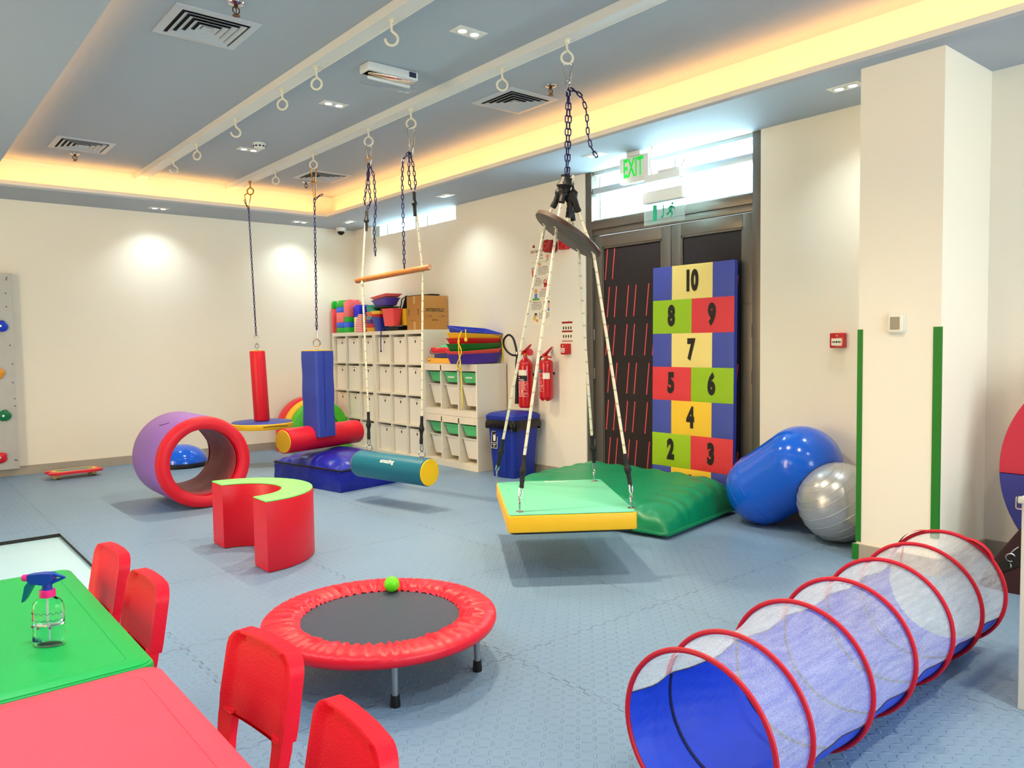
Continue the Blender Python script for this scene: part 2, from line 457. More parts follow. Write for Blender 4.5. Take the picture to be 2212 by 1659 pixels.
def leaf(y0, y1, hinge):
    lf = None
    b = MB(); s_ = 0.095; x0, x1 = XD, XD + .045
    b.box((x0, y0, 0.01), (x1, y0 + s_, 2.225), bev=.004); b.box((x0, y1 - s_, 0.01), (x1, y1, 2.225), bev=.004)
    b.box((x0, y0 + s_, 2.125), (x1, y1 - s_, 2.225), bev=.004); b.box((x0, y0 + s_, 0.01), (x1, y1 - s_, 0.17), bev=.004)
    for w, xx in ((0.014, x0 + .006),):
        b.box((xx, y0 + s_, .17), (xx + .01, y0 + s_ + w, 2.125)); b.box((xx, y1 - s_ - w, .17), (xx + .01, y1 - s_, 2.125)); b.box((xx, y0 + s_, 2.125 - w), (xx + .01, y1 - s_, 2.125))
    lf = obj('door_leaf', b, m_bronze, dr, True)
    b = MB(); b.box((x0 + .02, y0 + s_, .17), (x0 + .026, y1 - s_, 2.125)); obj('pane', b, m_dark, lf, True)
    # the black sheet with rows of slanting red strips, taped over the pane
    b = MB(); g = 0.016; ya, yb = y0 + s_ + g, y1 - s_ - g; xs = x0 + .016
    b.box((xs, ya, .172), (xs + .002, yb, 2.10))
    b.mi = 1
    for r in range(7):
        z1 = 2.105 - r * 0.335; z0 = max(z1 - 0.27, 0.18)
        for pr in range(3):
            for k in range(2):
                yt = yb - 0.046 - (0 if r % 2 == 0 else .02) - pr * 0.225 - k * 0.085
                yl = yt + 0.03 * (z1 - z0) / .27 * (1 if True else 0)
                if yt - .012 < ya or yl + .012 > yb or (y0 < 4 and yt > 3.4 and z1 > 1.9) or z0 > 2.0: continue
                q = [V((xs - .0012, yt, z1)), V((xs - .0012, yt + .011, z1)), V((xs - .0012, yl + .011, z0)), V((xs - .0012, yl, z0))]
                if r == 0 and pr > 0: continue
                b.quad(*q)
    obj('poster_sheet', b, [m_sheet, m_dash], lf, True, smooth=None, label='black paper sheet with slanting red strips')
    b = MB()
    for z in (.35, 1.0, 1.35, 2.0): b.cyl((x0 - .004, hinge, z - .05), (x0 - .004, hinge, z + .05), .012, seg=10)
    obj('hinge', b, m_bronze, lf, True)
    return lf
leaf(YM + .003, DY1 - .078, DY1 - .078)
lr = leaf(DY0 + .078, YM - .003, DY0 + .078)
b = MB(); b.box((5.06, DY0 + .075, -.02), (5.12, DY1 - .075, .012)); obj('threshold', b, m_bronze, dr, True)
b = MB(); b.tube([(XD - .004, 3.375, 1.60), (XD - .006, 3.34, 1.55), (XD - .006, 3.30, 1.555), (XD - .004, 3.255, 1.56)], .004, 6); obj('wire_hook', b, m_glass, lr, True)
wn = thing('window_1', None, None, (5.05, (DY0 + DY1) / 2, 2.36)); wn['kind'] = 'structure'
b = MB()
b.box((5.045, DY0 + .075, 2.60), (5.13, DY1 - .075, 2.655), bev=.003); b.box((5.06, DY0 + .075, ZS - .03), (5.12, DY1 - .075, ZS))
b.box((5.06, DY0 + .075, 2.362), (5.12, DY1 - .075, 2.375))
obj('window_frame', b, m_alu, wn, True)
b = MB()
for y in (DY1 - .12, 4.02): b.box((5.10, y, 2.655), (5.12, y + .012, ZS - .03))
b.box((5.10, DY1 - .12, 2.375), (5.12, DY1 - .108, 2.6))
obj('mullion', b, m_alu, wn, True)
for z0, z1 in ((2.375, 2.60), (2.655, ZS - .03)):
    b = MB(); b.box((5.09, DY0 + .075, z0), (5.095, DY1 - .075, z1)); obj('pane', b, m_glass, wn, True)
wn = thing('window_2', None, None, (5.05, (KY0 + KY1) / 2, KZ)); wn['kind'] = 'structure'
b = MB()
b.box((5.08, KY0, KZ), (5.15, KY1, KZ + .012)); b.box((5.08, KY0, KZ), (5.15, KY0 + .02, ZS)); b.box((5.08, KY1 - .12, KZ), (5.15, KY1, ZS))
for y in (7.62, 7.83, 8.52): b.box((5.09, y, KZ), (5.14, y + (.07 if y == 7.83 else .025), ZS))
obj('window_frame', b, m_alu, wn, True)
b = MB(); b.box((5.11, KY0 + .02, KZ + .012), (5.115, KY1 - .12, ZS)); obj('pane', b, m_glass, wn, True)

# ---------------------------------------------------------------- ceiling fittings
m_white = mat('white_plastic', (0.90, 0.90, 0.88), 0.35)
m_whitemetal = mat('white_enamel', (0.86, 0.87, 0.86), 0.35)
m_black = mat('black_plastic', (0.035, 0.035, 0.04), 0.45)
m_chrome = mat('chrome', (0.80, 0.80, 0.80), 0.15, 1.0)
m_brass = mat('brass', (0.80, 0.58, 0.22), 0.25, 1.0)
m_lens = emis('lit_lens', (1.0, 1.0, 0.98), 9.0)
m_vent = mat('vent_enamel', (0.74, 0.76, 0.79), 0.4)
m_bronzes = mat('dark_brass', (0.42, 0.28, 0.16), 0.3, 1.0)
m_duct = mat('duct_dark', (0.07, 0.07, 0.08), 0.8)
m_clear = mat('clear_plastic', (0.97, 0.98, 1.0), 0.04, trans=1.0, ior=1.08)
m_redp = mat('red_plastic', (0.75, 0.06, 0.07), 0.35)
m_green = mat('green_sign', (0.0, 0.72, 0.20), 0.5, emit=((0.0, 0.75, 0.2), 0.45))

# twin recessed downlights
SPOT_W = 210
SPOT_C = 30
def downlight(loc, along_y, label, group):
    t = thing('downlight', label, 'ceiling light', loc, PI / 2 if along_y else 0, group)
    b = MB()
    # flat bezel with two round holes left open (drawn as ring plates)
    b.box((-.098, -.055, -.003), (.098, .055, .0))
    obj('bezel', b, m_white, t)
    for x in (-.043, .043):
        b = MB(); b.lathe([(.034, -.0065), (.040, -.0065), (.040, -.003), (.034, -.003)], (x, 0, 0), seg=28); obj('rim', b, m_whitemetal, t)
        b = MB(); b.lathe([(.0, -.0035), (.036, -.0035), (.034, -.006), (.0, -.008)], (x, 0, 0), seg=28); obj('lens', b, m_lens, t)
    lamp('downlight_beam', 'SPOT', (loc[0], loc[1], loc[2] - .014), SPOT_W * (1 if loc[1] > 3 else .55) if loc[2] > 2.9 else (SPOT_C if loc[0] > 1 or loc[1] > 8 else 70), LED if loc[2] > 2.9 else LEDC, (0, 0, -1), spot_size=math.radians(128), spot_blend=1.0, shadow_soft_size=.05)
    return t
for k, y in enumerate((3.65, 5.335, 7.013, 1.97, 0.29)):
    downlight((2.742, y, ZC), False, ('twin round recessed downlight between the two rails, nearest the picture top', 'twin round recessed downlight behind the emergency light box', 'twin round recessed downlight beside the round smoke detector',
              'twin round recessed downlight further along the ceiling between the rails', 'twin round recessed downlight over the near end of the ceiling')[k], 'downlights in the raised ceiling')
for k, x in enumerate((2.49, 4.12, 0.86 - 1.9)):
    downlight((x, 8.965, ZS), False, ('twin downlight in the lowered border over the bare back wall', 'twin downlight in the lowered border close to the camera dome', 'twin downlight in the lowered border beyond the climbing board')[k], 'downlights in the lowered border')
for k, y in enumerate((8.62, 6.56, 4.44, 2.345, 0.25)):
    downlight((4.60, y, ZS), True, ('twin downlight in the lowered border before the clerestory strip', 'twin downlight in the lowered border above the shelf boxes', 'twin downlight in the lowered border before the exit sign',
              'twin downlight in the lowered border beside the column', 'twin downlight in the lowered border past the column')[k], 'downlights in the lowered border')

for k, y in enumerate((5.335, 3.65, 1.97, 0.29)):  # extra row out of view, added to brighten the tables and chairs
    downlight((0.30, y, ZS), True, ('twin downlight in the left lowered border, far one', 'twin downlight in the left lowered border over the green table', 'twin downlight in the left lowered border over the red table', 'twin downlight in the left lowered border behind the tables')[k], 'downlights in the lowered border')

def vent(loc, label, tone=None):
    t = thing('air_vent', label, 'air vent', loc, 0, 'square ceiling air vents')
    h = .23
    def ring(b, a, c, z0, z1, th):
        for q in range(4):
            M_ = Matrix.Rotation(q * PI / 2, 4, 'Z')
            P = [(-a, -a, z0), (a, -a, z0), (c, -c, z1), (-c, -c, z1)]
            vs = [b.bm.verts.new(M_ @ V(p)) for p in P] + [b.bm.verts.new(M_ @ (V(p) + V((0, 0, th)))) for p in P]
            for f in ((0, 1, 2, 3), (7, 6, 5, 4), (0, 4, 5, 1), (1, 5, 6, 2), (2, 6, 7, 3), (3, 7, 4, 0)): b._f([vs[i] for i in f])
    b = MB(); ring(b, h, h - .045, -.006, -.010, .006); obj('frame', b, m_vent, t, smooth=None)
    b = MB(); b.box((-h + .03, -h + .03, -.0045), (h - .03, h - .03, -.001)); obj('duct', b, m_duct, t, smooth=None)
    for k, a in enumerate((.168, .130, .092, .054)):
        b = MB(); ring(b, a, a - .026, -.016, -.004, .0025); obj('louver', b, m_vent, t, smooth=None)
    b = MB(); b.box((-.026, -.026, -.012), (.026, .026, -.005)); obj('centre_plate', b, m_vent, t, smooth=None)
vent((1.54, 4.50, ZC), 'square white air vent in the ceiling beside the near sprinkler and the left rail')
vent((1.52, 7.72, ZC), 'square white air vent bathed in amber light in the far left of the raised ceiling')
vent((3.77, 4.46, ZC), 'square white air vent beyond the second rail, next to the swing carabiner')
vent((3.78, 7.65, ZC), 'square white air vent above the chain of the blue T-shaped swing')

def sprinkler(loc, label):
    t = thing('sprinkler', label, 'sprinkler', loc, 0, 'ceiling sprinklers')
    b = MB(); b.lathe([(.0, -.001), (.042, -.001), (.038, -.008), (.016, -.014), (.012, -.012)], seg=24); obj('escutcheon', b, m_chrome, t)
    b = MB(); b.cyl((0, 0, -.01), (0, 0, -.028), .010, seg=12)
    for s_ in (-1, 1): b.tube([(s_ * .006, 0, -.024), (s_ * .017, 0, -.032), (s_ * .017, 0, -.048), (s_ * .005, 0, -.062)], .0034, 8)
    b.cyl((0, 0, -.028), (0, 0, -.060), .0025, seg=8); b.cyl((0, 0, -.058), (0, 0, -.066), .007, seg=10)
    obj('frame_arms', b, m_bronzes, t)
    b = MB()
    b.lathe([(.0, -.066), (.008, -.066), (.020, -.068), (.020, -.070), (.0, -.070)], seg=16); obj('deflector', b, m_bronzes, t)
sprinkler((1.553, 4.085, ZC), 'brass sprinkler at the top of the picture beside the big air vent')
sprinkler((1.533, 8.09, ZC), 'brass sprinkler in the amber glow below the far left air vent')
sprinkler((3.745, 4.04, ZC), 'brass sprinkler next to the carabiner of the platform swing')
sprinkler((3.765, 8.02, ZC), 'brass sprinkler below the vent over the blue T-shaped swing')

t = thing('smoke_detector', 'round white smoke detector beside a twin downlight', 'smoke detector', (2.735, 6.745, ZC))
b = MB(); b.lathe([(.0, 0), (.055, 0), (.055, -.012), (.0, -.012)], seg=32); obj('base', b, m_white, t)
b = MB(); b.lathe([(.0, -.012), (.050, -.012), (.052, -.035), (.040, -.045), (.0, -.047)], seg=32); obj('head', b, m_white, t)
b = MB()
for k in range(10):
    a = k * PI / 5; M_ = Matrix.Rotation(a, 4, 'Z'); b.box((.0475, -.009, -.036), (.0535, .009, -.024), M_)
obj('slots', b, m_duct, t)

t = thing('emergency_light', 'boxy white emergency light with a clear lens between the rails', 'emergency light', (2.69, 4.45, ZC))
b = MB(); b.box((-.185, -.062, -.055), (.185, .062, 0), bev=.008); obj('body', b, m_whitemetal, t)
b = MB()
b.prism(rrect(.118, .06, .022), -.182, .182, Matrix.Translation((0, 0, -.086)) @ Matrix.Rotation(PI / 2, 4, 'Y') @ Matrix.Rotation(PI / 2, 4, 'Z'), bev=.01); obj('lens_cover', b, m_clear, t)
b = MB(); b.cyl((-.15, 0, -.082), (.15, 0, -.082), .008, seg=12); obj('tube', b, m_white, t)
b = MB(); b.box((.115, -.0635, -.042), (.168, -.0625, -.008)); obj('rating_label', b, mat('label_blue_black', (.14, .15, .28), .5), t)

t = thing('security_camera', 'white dome security camera tucked in the far corner under the lowered ceiling', 'camera', (4.76, 9.15, ZS))
b = MB(); b.lathe([(.0, 0), (.065, 0), (.062, -.03), (.052, -.045), (.0, -.045)], seg=32); obj('base', b, m_white, t)
b = MB(); b.sphere((0, 0, -.045), .046, 28, 14); obj('dome', b, mat('smoked_dome', (.02, .02, .03), .06), t)

# ---- two white ceiling rails with their hooks
RAILS = (2.235, 3.175)
ZRB = 3.030
def rail(x, label):
    t = thing('ceiling_rail', label, 'ceiling rail', (x, 3.6, ZC))
    b = MB(); b.box((x - .05, CY0 - CW + .005, ZRB), (x + .05, CY1 + CW - .005, ZC)); obj('box_beam', b, m_whitemetal, t, True, smooth=None)
    b = MB(); b.box((x + .046, CY0, ZRB - .004), (x + .050, CY1 + CW - .2, ZRB)); b.box((x - .05, CY0, ZRB - .004), (x - .046, CY1 + CW - .2, ZRB)); obj('edge_flange', b, m_whitemetal, t, True, smooth=None)
    return t
rail(RAILS[0], 'white ceiling rail with six empty hooks')
rail(RAILS[1], 'white ceiling rail with the hooks that carry all the swings')
m_hookw = mat('hook_paint', (0.86, 0.84, 0.76), 0.4)
HOOKZ = 2.893               # inside bottom of a hook's eye
def hook(x, y, label, m, turn, closed=True):
    t = thing('ceiling_hook', label, 'hook', (x, y, ZRB), turn, 'hooks along the ceiling rails')
    b = MB(); b.lathe([(.0, 0), (.022, 0), (.022, -.004), (.013, -.006), (.013, -.022), (.0, -.022)], seg=20); obj('collar', b, m, t)
    P = [(0, 0, -.015), (0, 0, -.045), (.002, 0, -.062)]
    r = .034; cz = -.105
    for k in range(0, 19 if closed else 15):
        a = math.radians(62 - k * 17.3); P.append((r * math.cos(a), 0, cz + r * math.sin(a)))
    if closed: P.append((-.004, .008, -.066))
    # smooth path
    b = MB(); b.tube(P, .0072, 10); obj('eye', b, m, t)
    return t
for y, a, lb, cl in ((3.664, .9, 'open white hook on the left rail nearest the top of the picture', False), (4.571, .6, 'white eye hook on the left rail above the near twin downlight', True), (5.094, .7, 'white eye hook on the left rail, third from the picture top', True),
                 (5.963, 1.2, 'open white hook on the left rail level with the smoke detector', False), (6.873, .5, 'white eye hook next to last towards the wall on the left rail', True), (7.535, 1.2, 'open white hook at the wall end of the left rail', False)):
    hook(RAILS[0], y, lb, m_hookw, -.69 + (a - .8) * .8, cl)
HY = dict(platform=3.283, spare=3.878, bar_a=4.956, bar_b=5.591, tee=6.601, spare2=7.447, disc=8.111)
for k, a, lb, m, cl in (('platform', .9, 'white eye hook holding the carabiner of the green platform swing', m_hookw, True), ('spare', .9, 'empty white eye hook in front of the air vent by the platform swing', m_hookw, True),
                    ('bar_a', .8, 'white eye hook over the yellow-ended side of the teal bolster swing', m_hookw, True), ('bar_b', .7, 'white eye hook over the far side of the teal bolster swing', m_hookw, True),
                    ('tee', .6, 'white eye hook carrying the blue T-shaped swing', m_hookw, True), ('spare2', .6, 'empty white eye hook next to the brass one', m_hookw, True), ('disc', .6, 'brass eye hook carrying the red post disc swing', m_brass, True)):
    hook(RAILS[1], HY[k], lb, m, -.69 + (a - .7) * .8, cl)

# ---------------------------------------------------------------- swings
VB = (14, 0.12, 4)
m_vred = mat('red_vinyl', (0.81, 0.03, 0.14), 0.42, bump=VB)
m_vblue = mat('blue_vinyl', (0.17, 0.25, 0.62), 0.42, bump=VB)
m_vyel = mat('yellow_vinyl', (0.95, 0.74, 0.10), 0.42, bump=VB)
m_vteal = mat('teal_vinyl', (0.04, 0.40, 0.50), 0.40, bump=VB)
m_vgreen = mat('pale_green_vinyl', (0.40, 0.76, 0.60), 0.42, bump=VB)
m_vdgreen = mat('green_vinyl', (0.0, 0.50, 0.32), 0.38, bump=(5, 0.35, 5))
m_vpurple = mat('purple_vinyl', (0.55, 0.38, 0.72), 0.45, bump=VB)
m_vlime = mat('lime_vinyl', (0.52, 0.93, 0.45), 0.45, bump=VB)
m_vmaroon = mat('dull_red_vinyl', (0.62, 0.16, 0.24), 0.5, bump=(8, 0.3, 4))
m_zip = mat('black_zip', (0.03, 0.03, 0.04), 0.5)
m_chain = mat('navy_chain', (0.10, 0.10, 0.30), 0.35, 0.35)
m_steel = mat('steel', (0.72, 0.72, 0.70), 0.22, 1.0)
m_sleeve = mat('black_heat_shrink', (0.05, 0.05, 0.055), 0.55, bump=(60, 0.5))
m_wood = mat('turned_wood', (0.70, 0.42, 0.20), 0.4, var=0.35, vscale=14)
m_ply = mat('dark_ply', (0.34, 0.31, 0.29), 0.5, var=0.2, vscale=8)
m_plyedge = mat('dark_ply_edge', (0.25, 0.16, 0.12), 0.5)

def rope_mat():
    m = mat('white_rope', (0.90, 0.86, 0.76), 0.8)
    nt = m.node_tree; N, L = nt.nodes, nt.links; b = N['Principled BSDF']
    g = N.new('ShaderNodeNewGeometry'); w = N.new('ShaderNodeTexWave'); w.bands_direction = 'Z'; w.inputs['Scale'].default_value = 4.2; w.inputs['Distortion'].default_value = 1.0
    n = N.new('ShaderNodeTexNoise'); n.inputs['Scale'].default_value = 120
    L.new(g.outputs['Position'], w.inputs['Vector']); L.new(g.outputs['Position'], n.inputs['Vector'])
    r = N.new('ShaderNodeValToRGB'); r.color_ramp.elements[0].position = 0.90; r.color_ramp.elements[0].color = (*lin((0.90, 0.86, 0.76)), 1); r.color_ramp.elements[1].position = 0.99; r.color_ramp.elements[1].color = (*lin((0.76, 0.71, 0.61)), 1)
    L.new(w.outputs['Fac'], r.inputs[0])
    L.new(r.outputs[0], b.inputs['Base Color'])
    return m
m_rope = rope_mat()

def resample(P, step):
    P = [V(p) for p in P]; out = [P[0].copy()]; acc = 0
    for a, b in zip(P, P[1:]):
        d = (b - a).length; t = step - acc
        while t <= d:
            out.append(a + (b - a) * (t / d)); t += step
        acc = (acc + d) % step if d > 0 else acc
        acc = d - (t - step)
    return out
def chain(b, P, pitch=.033, ln=.044, wd=.021, r=.0036):
    Q = resample(P, pitch)
    for i in range(len(Q) - 1):
        a, c = Q[i], Q[i + 1]; d = (c - a).normalized(); m_ = (a + c) / 2
        side = d.cross(V((math.cos(.7), math.sin(.7), .05))).normalized()
        if i % 2: side = d.cross(side).normalized()
        h = ln / 2 - wd / 2; k = wd / 2 - r; pts = []
        for q in range(7):
            t = -PI / 2 + PI * q / 6; pts.append(m_ + d * (h + k * math.cos(t)) + side * (k * math.sin(t)))
        for q in range(7):
            t = PI / 2 + PI * q / 6; pts.append(m_ + d * (-h + k * math.cos(t)) + side * (k * math.sin(t)))
        b.tube(pts, r, 6, closed=True)
def carabiner(top, length, label, ang, m, group='carabiners of the swings', w=.032, r=.0052):
    """pear-shaped snap hook hanging from a point"""
    t = thing('carabiner', label, 'carabiner', top, ang - 1.2, group)
    pts = []
    for k in range(13):
        a = PI * k / 12; pts.append((w * math.cos(a), 0, -w + w * math.sin(a) + r))
    for k in range(9):
        a = PI + PI * k / 8; pts.append((w * .45 * math.cos(a), 0, -length + w * .45 + w * .45 * math.sin(a) - r))
    b = MB(); b.tube(pts[:12] + pts[13:], r, 10, closed=True); obj('hook_body', b, m, t)
    b = MB(); b.cyl((w * .80, 0, -w - .012), (w * .52, 0, -length + w * .8), r * 1.25, seg=10); obj('gate', b, m_chrome, t)
    return t
def ring_bolt(b, base, h=.035, R=.020, r=.0045, ang=0.0, stem=.005):
    """flanged eye bolt with a ring"""
    x, y, z = base
    b.lathe([(.0, 0), (.022, 0), (.020, .003), (.006, .005)], base, seg=16)
    b.cyl((x, y, z), (x, y, z + h), stem, seg=10)
    b.torus((x, y, z + h + R - r), (math.cos(ang), math.sin(ang), 0), R, r, 24, 8)
def sleeve(b, P, r0=.011, lumps=1, seed=1):
    rnd = random.Random(seed); Q = resample(P, .012); n = len(Q)
    rr = [r0 * (1 + .10 * rnd.uniform(-1, 1)) for _ in Q]
    for k in range(lumps):
        c = n * (0.45 + .22 * k)
        for i in range(n): rr[i] += r0 * .75 * math.exp(-((i - c) / 1.5) ** 2)
    b.tube(Q, rr, 10)

# --- red post on a round blue and yellow disc
t = thing('disc_swing', 'hanging round blue-topped disc swing with a red padded post', 'swing', (3.215, 8.11, 0.42))
b = MB(); b.lathe([(.0, .49), (.079, .49), (.082, .50), (.080, 1.225), (.076, 1.235), (.0, 1.237)], (0, 0, 0), seg=32)
for v in b.bm.verts:
    k = (v.co.z - .49) / .75; v.co.x += 3.225 - .03 * k; v.co.y += 8.11
obj('post', b, m_vred, t, True)
b = MB(); b.lathe([(.0, 1.2372), (.076, 1.2362), (.076, 1.242), (.0, 1.243)], (3.195, 8.11, 0), seg=28); obj('post_cap', b, m_vyel, t, True)
b = MB(); b.lathe([(.0, .485), (.30, .480), (.315, .472), (.316, .470), (.0, .470)], (3.225, 8.11, 0), seg=48); obj('disc_top', b, m_vblue, t, True)
b = MB(); b.lathe([(.0, .469), (.316, .469), (.322, .462), (.322, .418), (.314, .408), (.0, .408)], (3.225, 8.11, 0), seg=48); obj('disc_side', b, m_vyel, t, True)
b = MB()
P = [(3.225 + .3232 * math.cos(a), 8.11 + .3232 * math.sin(a), .437 + .010 * math.sin(a * 3)) for a in [math.radians(250 + k * 3) for k in range(18)]]
b.tube(P, .0035, 6); obj('zip', b, m_zip, t, True)
b = MB(); ring_bolt(b, (3.195, 8.11, 1.243), .03, .024, .005, .5); obj('eye_bolt', b, m_steel, t, True)
b = MB(); chain(b, [(3.150, 8.11, 2.755), (3.19, 8.11, 1.37)]); chain(b, [(3.150, 8.11, 2.74), (3.115, 8.11, 2.80), (3.108, 8.11, 2.86)])
o = solo('swing_chain', 'navy chain hanging from the brass hook down to the red post', 'chain', b, m_chain, (3.19, 8.11, 1.37), 'swing chains')
carabiner((3.144, 8.11, 2.893), .135, 'brass snap hook on the brass eye hook of the red post swing', .6, m_brass)
carabiner((3.19, 8.11, 1.40), .095, 'small steel snap hook on top of the red post', .6, m_steel, w=.022, r=.004)

# --- T-shaped swing: blue square post over a red bolster
AX = V((.958, .287, 0)).normalized(); CT = V((3.235, 6.70, .435)); BL = .455
t = thing('tee_swing', 'hanging T-shaped swing with a blue square post and a red bolster', 'swing', (3.19, 6.65, .325))
b = MB()
def bolster_prof(r, L):
    return [(.0, -L), (r - .012, -L), (r, -L + .010), (r, L - .010), (r - .012, L), (.0, L)]
b.lathe(bolster_prof(.112, BL)[1:-1], CT, AX, seg=40); obj('bolster', b, m_vred, t, True)
for s_ in (-1, 1):
    b = MB(); b.lathe([(.0, s_ * (BL + .006)), (.098, s_ * (BL + .004)), (.101, s_ * BL), (.0, s_ * BL)], CT, AX, seg=40); obj('end_cap', b, m_vyel, t, True)
b = MB()
q = frame((3.19, 6.655, 0), AX, V((-AX.y, AX.x, 0)))
sq = rrect(.215, .215, .022, 4); R = []
for k in range(13):
    z = .475 + (1.235 - .475) * k / 12; f = 1.0 + (.05 if k == 0 else .02 * math.sin(k * 1.3))
    R.append([q @ V((p[0] * f, p[1] * f, z - (.03 * max(0, 1 - k) * (abs(p[1]) / .11)))) for p in sq])
b.rings(R); obj('post', b, m_vblue, t, True)
b = MB(); b.rings([[q @ V((p[0] * .98, p[1] * .98, z)) for p in sq] for z in (1.236, 1.243)]); obj('post_cap', b, m_vyel, t, True)
b = MB(); b.tube([q @ V((-.02, -.1095, z)) for z in (.50, .8, 1.0, 1.232)], .003, 6); obj('seam', b, mat('navy_seam', (.08, .12, .40), .6), t, True)
b = MB(); ring_bolt(b, (3.185, 6.65, 1.244), .035, .033, .006, .75); obj('eye_bolt', b, m_steel, t, True)
b = MB(); chain(b, [(3.176, 6.60, 2.62), (3.183, 6.64, 1.42)], .035, .048, .022); chain(b, [(3.178, 6.60, 2.61), (3.215, 6.60, 2.645), (3.27, 6.60, 2.675)])
solo('swing_chain', 'dark chain with a short loose end, carrying the blue T-shaped swing', 'chain', b, m_chain, (3.183, 6.64, 1.42), 'swing chains')
carabiner((3.175, 6.601, 2.893), .12, 'brass snap hook under the white eye hook of the blue T-shaped swing', .6, m_brass, w=.026)
carabiner((3.176, 6.60, 2.785), .15, 'long brass snap hook at the head of the chain of the T-shaped swing', 1.3, m_brass, w=.02)
carabiner((3.184, 6.645, 1.475), .13, 'thin steel snap hook above the big ring of the blue post', 1.1, m_steel, w=.018, r=.0035)

# --- teal bolster on two ropes with a wooden spreader bar
t = thing('bolster_swing', 'hanging teal bolster swing with a yellow end and a wooden spreader bar', 'swing', (3.18, 5.28, .20))
A0, A1 = V((3.262, 4.93, .300)), V((3.088, 5.70, .305))
ax = (A1 - A0).normalized(); L2 = (A1 - A0).length / 2; cc = (A0 + A1) / 2
b = MB(); b.lathe(bolster_prof(.108, L2)[1:-1], cc, ax, seg=40); obj('bolster', b, m_vteal, t, True)
for s_ in (-1, 1):
    b = MB(); b.lathe([(.0, s_ * (L2 + .006)), (.100, s_ * (L2 + .004)), (.104, s_ * L2), (.0, s_ * L2)], cc, ax, seg=36); obj('end_cap', b, m_vyel, t, True)
# maker's mark on the side of the bolster
side = V((-1, 0, 0)); side = (side - ax * side.dot(ax)).normalized(); upv = ax.cross(side).normalized()
if upv.z < 0: upv = -upv
mark_n = (side * .80 + upv * .60).normalized(); mark_y = (upv * .80 - side * .60).normalized()
b = MB(); text_mesh(b, 'amazing', .05, frame(cc - ax * .02 + mark_n * .1092, -ax, mark_y), sx=.95, bold=.0012)
for v in b.bm.verts:                                   # wrap the lettering round the roll
    d = v.co - cc; al = d.dot(ax); rd = d - ax * al; v.co = cc + ax * al + rd.normalized() * .1088
obj('lettering', b, m_white, t, True, smooth=None, label='white maker lettering')
E1, E2 = (3.232, 4.985), (3.122, 5.60)
for (x, y), hx, nm, pts, sl0, sl1 in ((E1, None, 'R', [(3.200, 4.965, 2.40), (3.252, 4.955, 1.84), (3.232, 4.975, .72)], [(3.192, 4.96, 2.425), (3.200, 4.963, 2.24)], [(3.232, 4.975, .735), (3.226, 4.983, .515)]),
                                    (E2, None, 'L', [(3.137, 5.595, 2.34), (3.092, 5.60, 1.81), (3.120, 5.60, .72)], [(3.143, 5.59, 2.372), (3.134, 5.593, 2.195)], [(3.120, 5.60, .738), (3.118, 5.60, .505)])):
    b = MB(); b.tube([pts[0], pts[1], pts[2]], .0078, 8); obj('rope', b, m_rope, t, True)
    b = MB(); sleeve(b, sl0, .013, 1, 3); obj('rope_sleeve', b, m_sleeve, t, True)
    b = MB(); sleeve(b, sl1, .013, 1, 4); obj('rope_sleeve', b, m_sleeve, t, True)
    b = MB(); b.sphere((pts[1][0], pts[1][1], pts[1][2] - .028), .014, 12, 8, sc=(1, 1, 1.2)); obj('knot', b, m_rope, t, True)
    b = MB(); ring_bolt(b, (x, y, .402), .02, .024, .005, .75); obj('eye_bolt', b, m_steel, t, True)
    b = MB(); b.tube([(pts[2][0] + .008, y, .52), (pts[2][0] + .012, y, .475), (pts[2][0], y, .455), (pts[2][0] - .012, y, .475), (pts[2][0] - .008, y, .52)], .005, 8); obj('shackle', b, m_steel, t, True)
b = MB(); p0, p1 = V((3.255, 4.86, 1.86)), V((3.088, 5.69, 1.808)); b.lathe([(.0, 0), (.018, .0), (.022, .006), (.022, (p1 - p0).length - .006), (.018, (p1 - p0).length), (.0, (p1 - p0).length)], p0, p1 - p0, seg=20); obj('spreader_bar', b, m_wood, t, True, label='varnished wooden spreader bar')
b = MB()
for P in ([(3.155, 4.96, 2.712), (3.10, 4.96, 2.65), (3.09, 4.96, 2.50), (3.094, 4.96, 1.835)], [(3.158, 4.96, 2.71), (3.150, 4.962, 2.56), (3.158, 4.962, 2.46), (3.186, 4.962, 2.425)], [(3.162, 4.96, 2.71), (3.19, 4.96, 2.62), (3.208, 4.96, 2.47), (3.192, 4.96, 2.42)]):
    chain(b, P, .034, .046, .023)
solo('swing_chain', 'navy chain in a long loop with its tail hanging down to the wooden bar', 'chain', b, m_chain, (3.19, 4.96, 2.42), 'swing chains')
b = MB()
for P in ([(3.175, 5.59, 2.748), (3.215, 5.59, 2.66), (3.228, 5.59, 2.40), (3.205, 5.59, 2.22), (3.213, 5.59, 2.01)], [(3.172, 5.59, 2.748), (3.150, 5.592, 2.58), (3.122, 5.592, 2.43), (3.143, 5.592, 2.385)], [(3.173, 5.59, 2.748), (3.168, 5.594, 2.60), (3.184, 5.594, 2.44), (3.149, 5.594, 2.382)]):
    chain(b, P, .034, .046, .023)
solo('swing_chain', 'navy chain looped double above the far rope of the teal bolster', 'chain', b, m_chain, (3.145, 5.59, 2.38), 'swing chains')
carabiner((3.175, 4.956, 2.893), .135, 'dark steel snap hook over the near rope of the teal bolster', 1.1, m_steel)
carabiner((3.170, 4.956, 2.775), .075, 'short steel shackle holding the three strands of the near loop', .3, m_steel, w=.02, r=.004)
carabiner((3.175, 5.591, 2.893), .105, 'steel snap hook over the far rope of the teal bolster', 1.3, m_steel, w=.026)
carabiner((3.175, 5.591, 2.805), .075, 'small brass shackle at the head of the far loop', .3, m_brass, w=.02, r=.004)

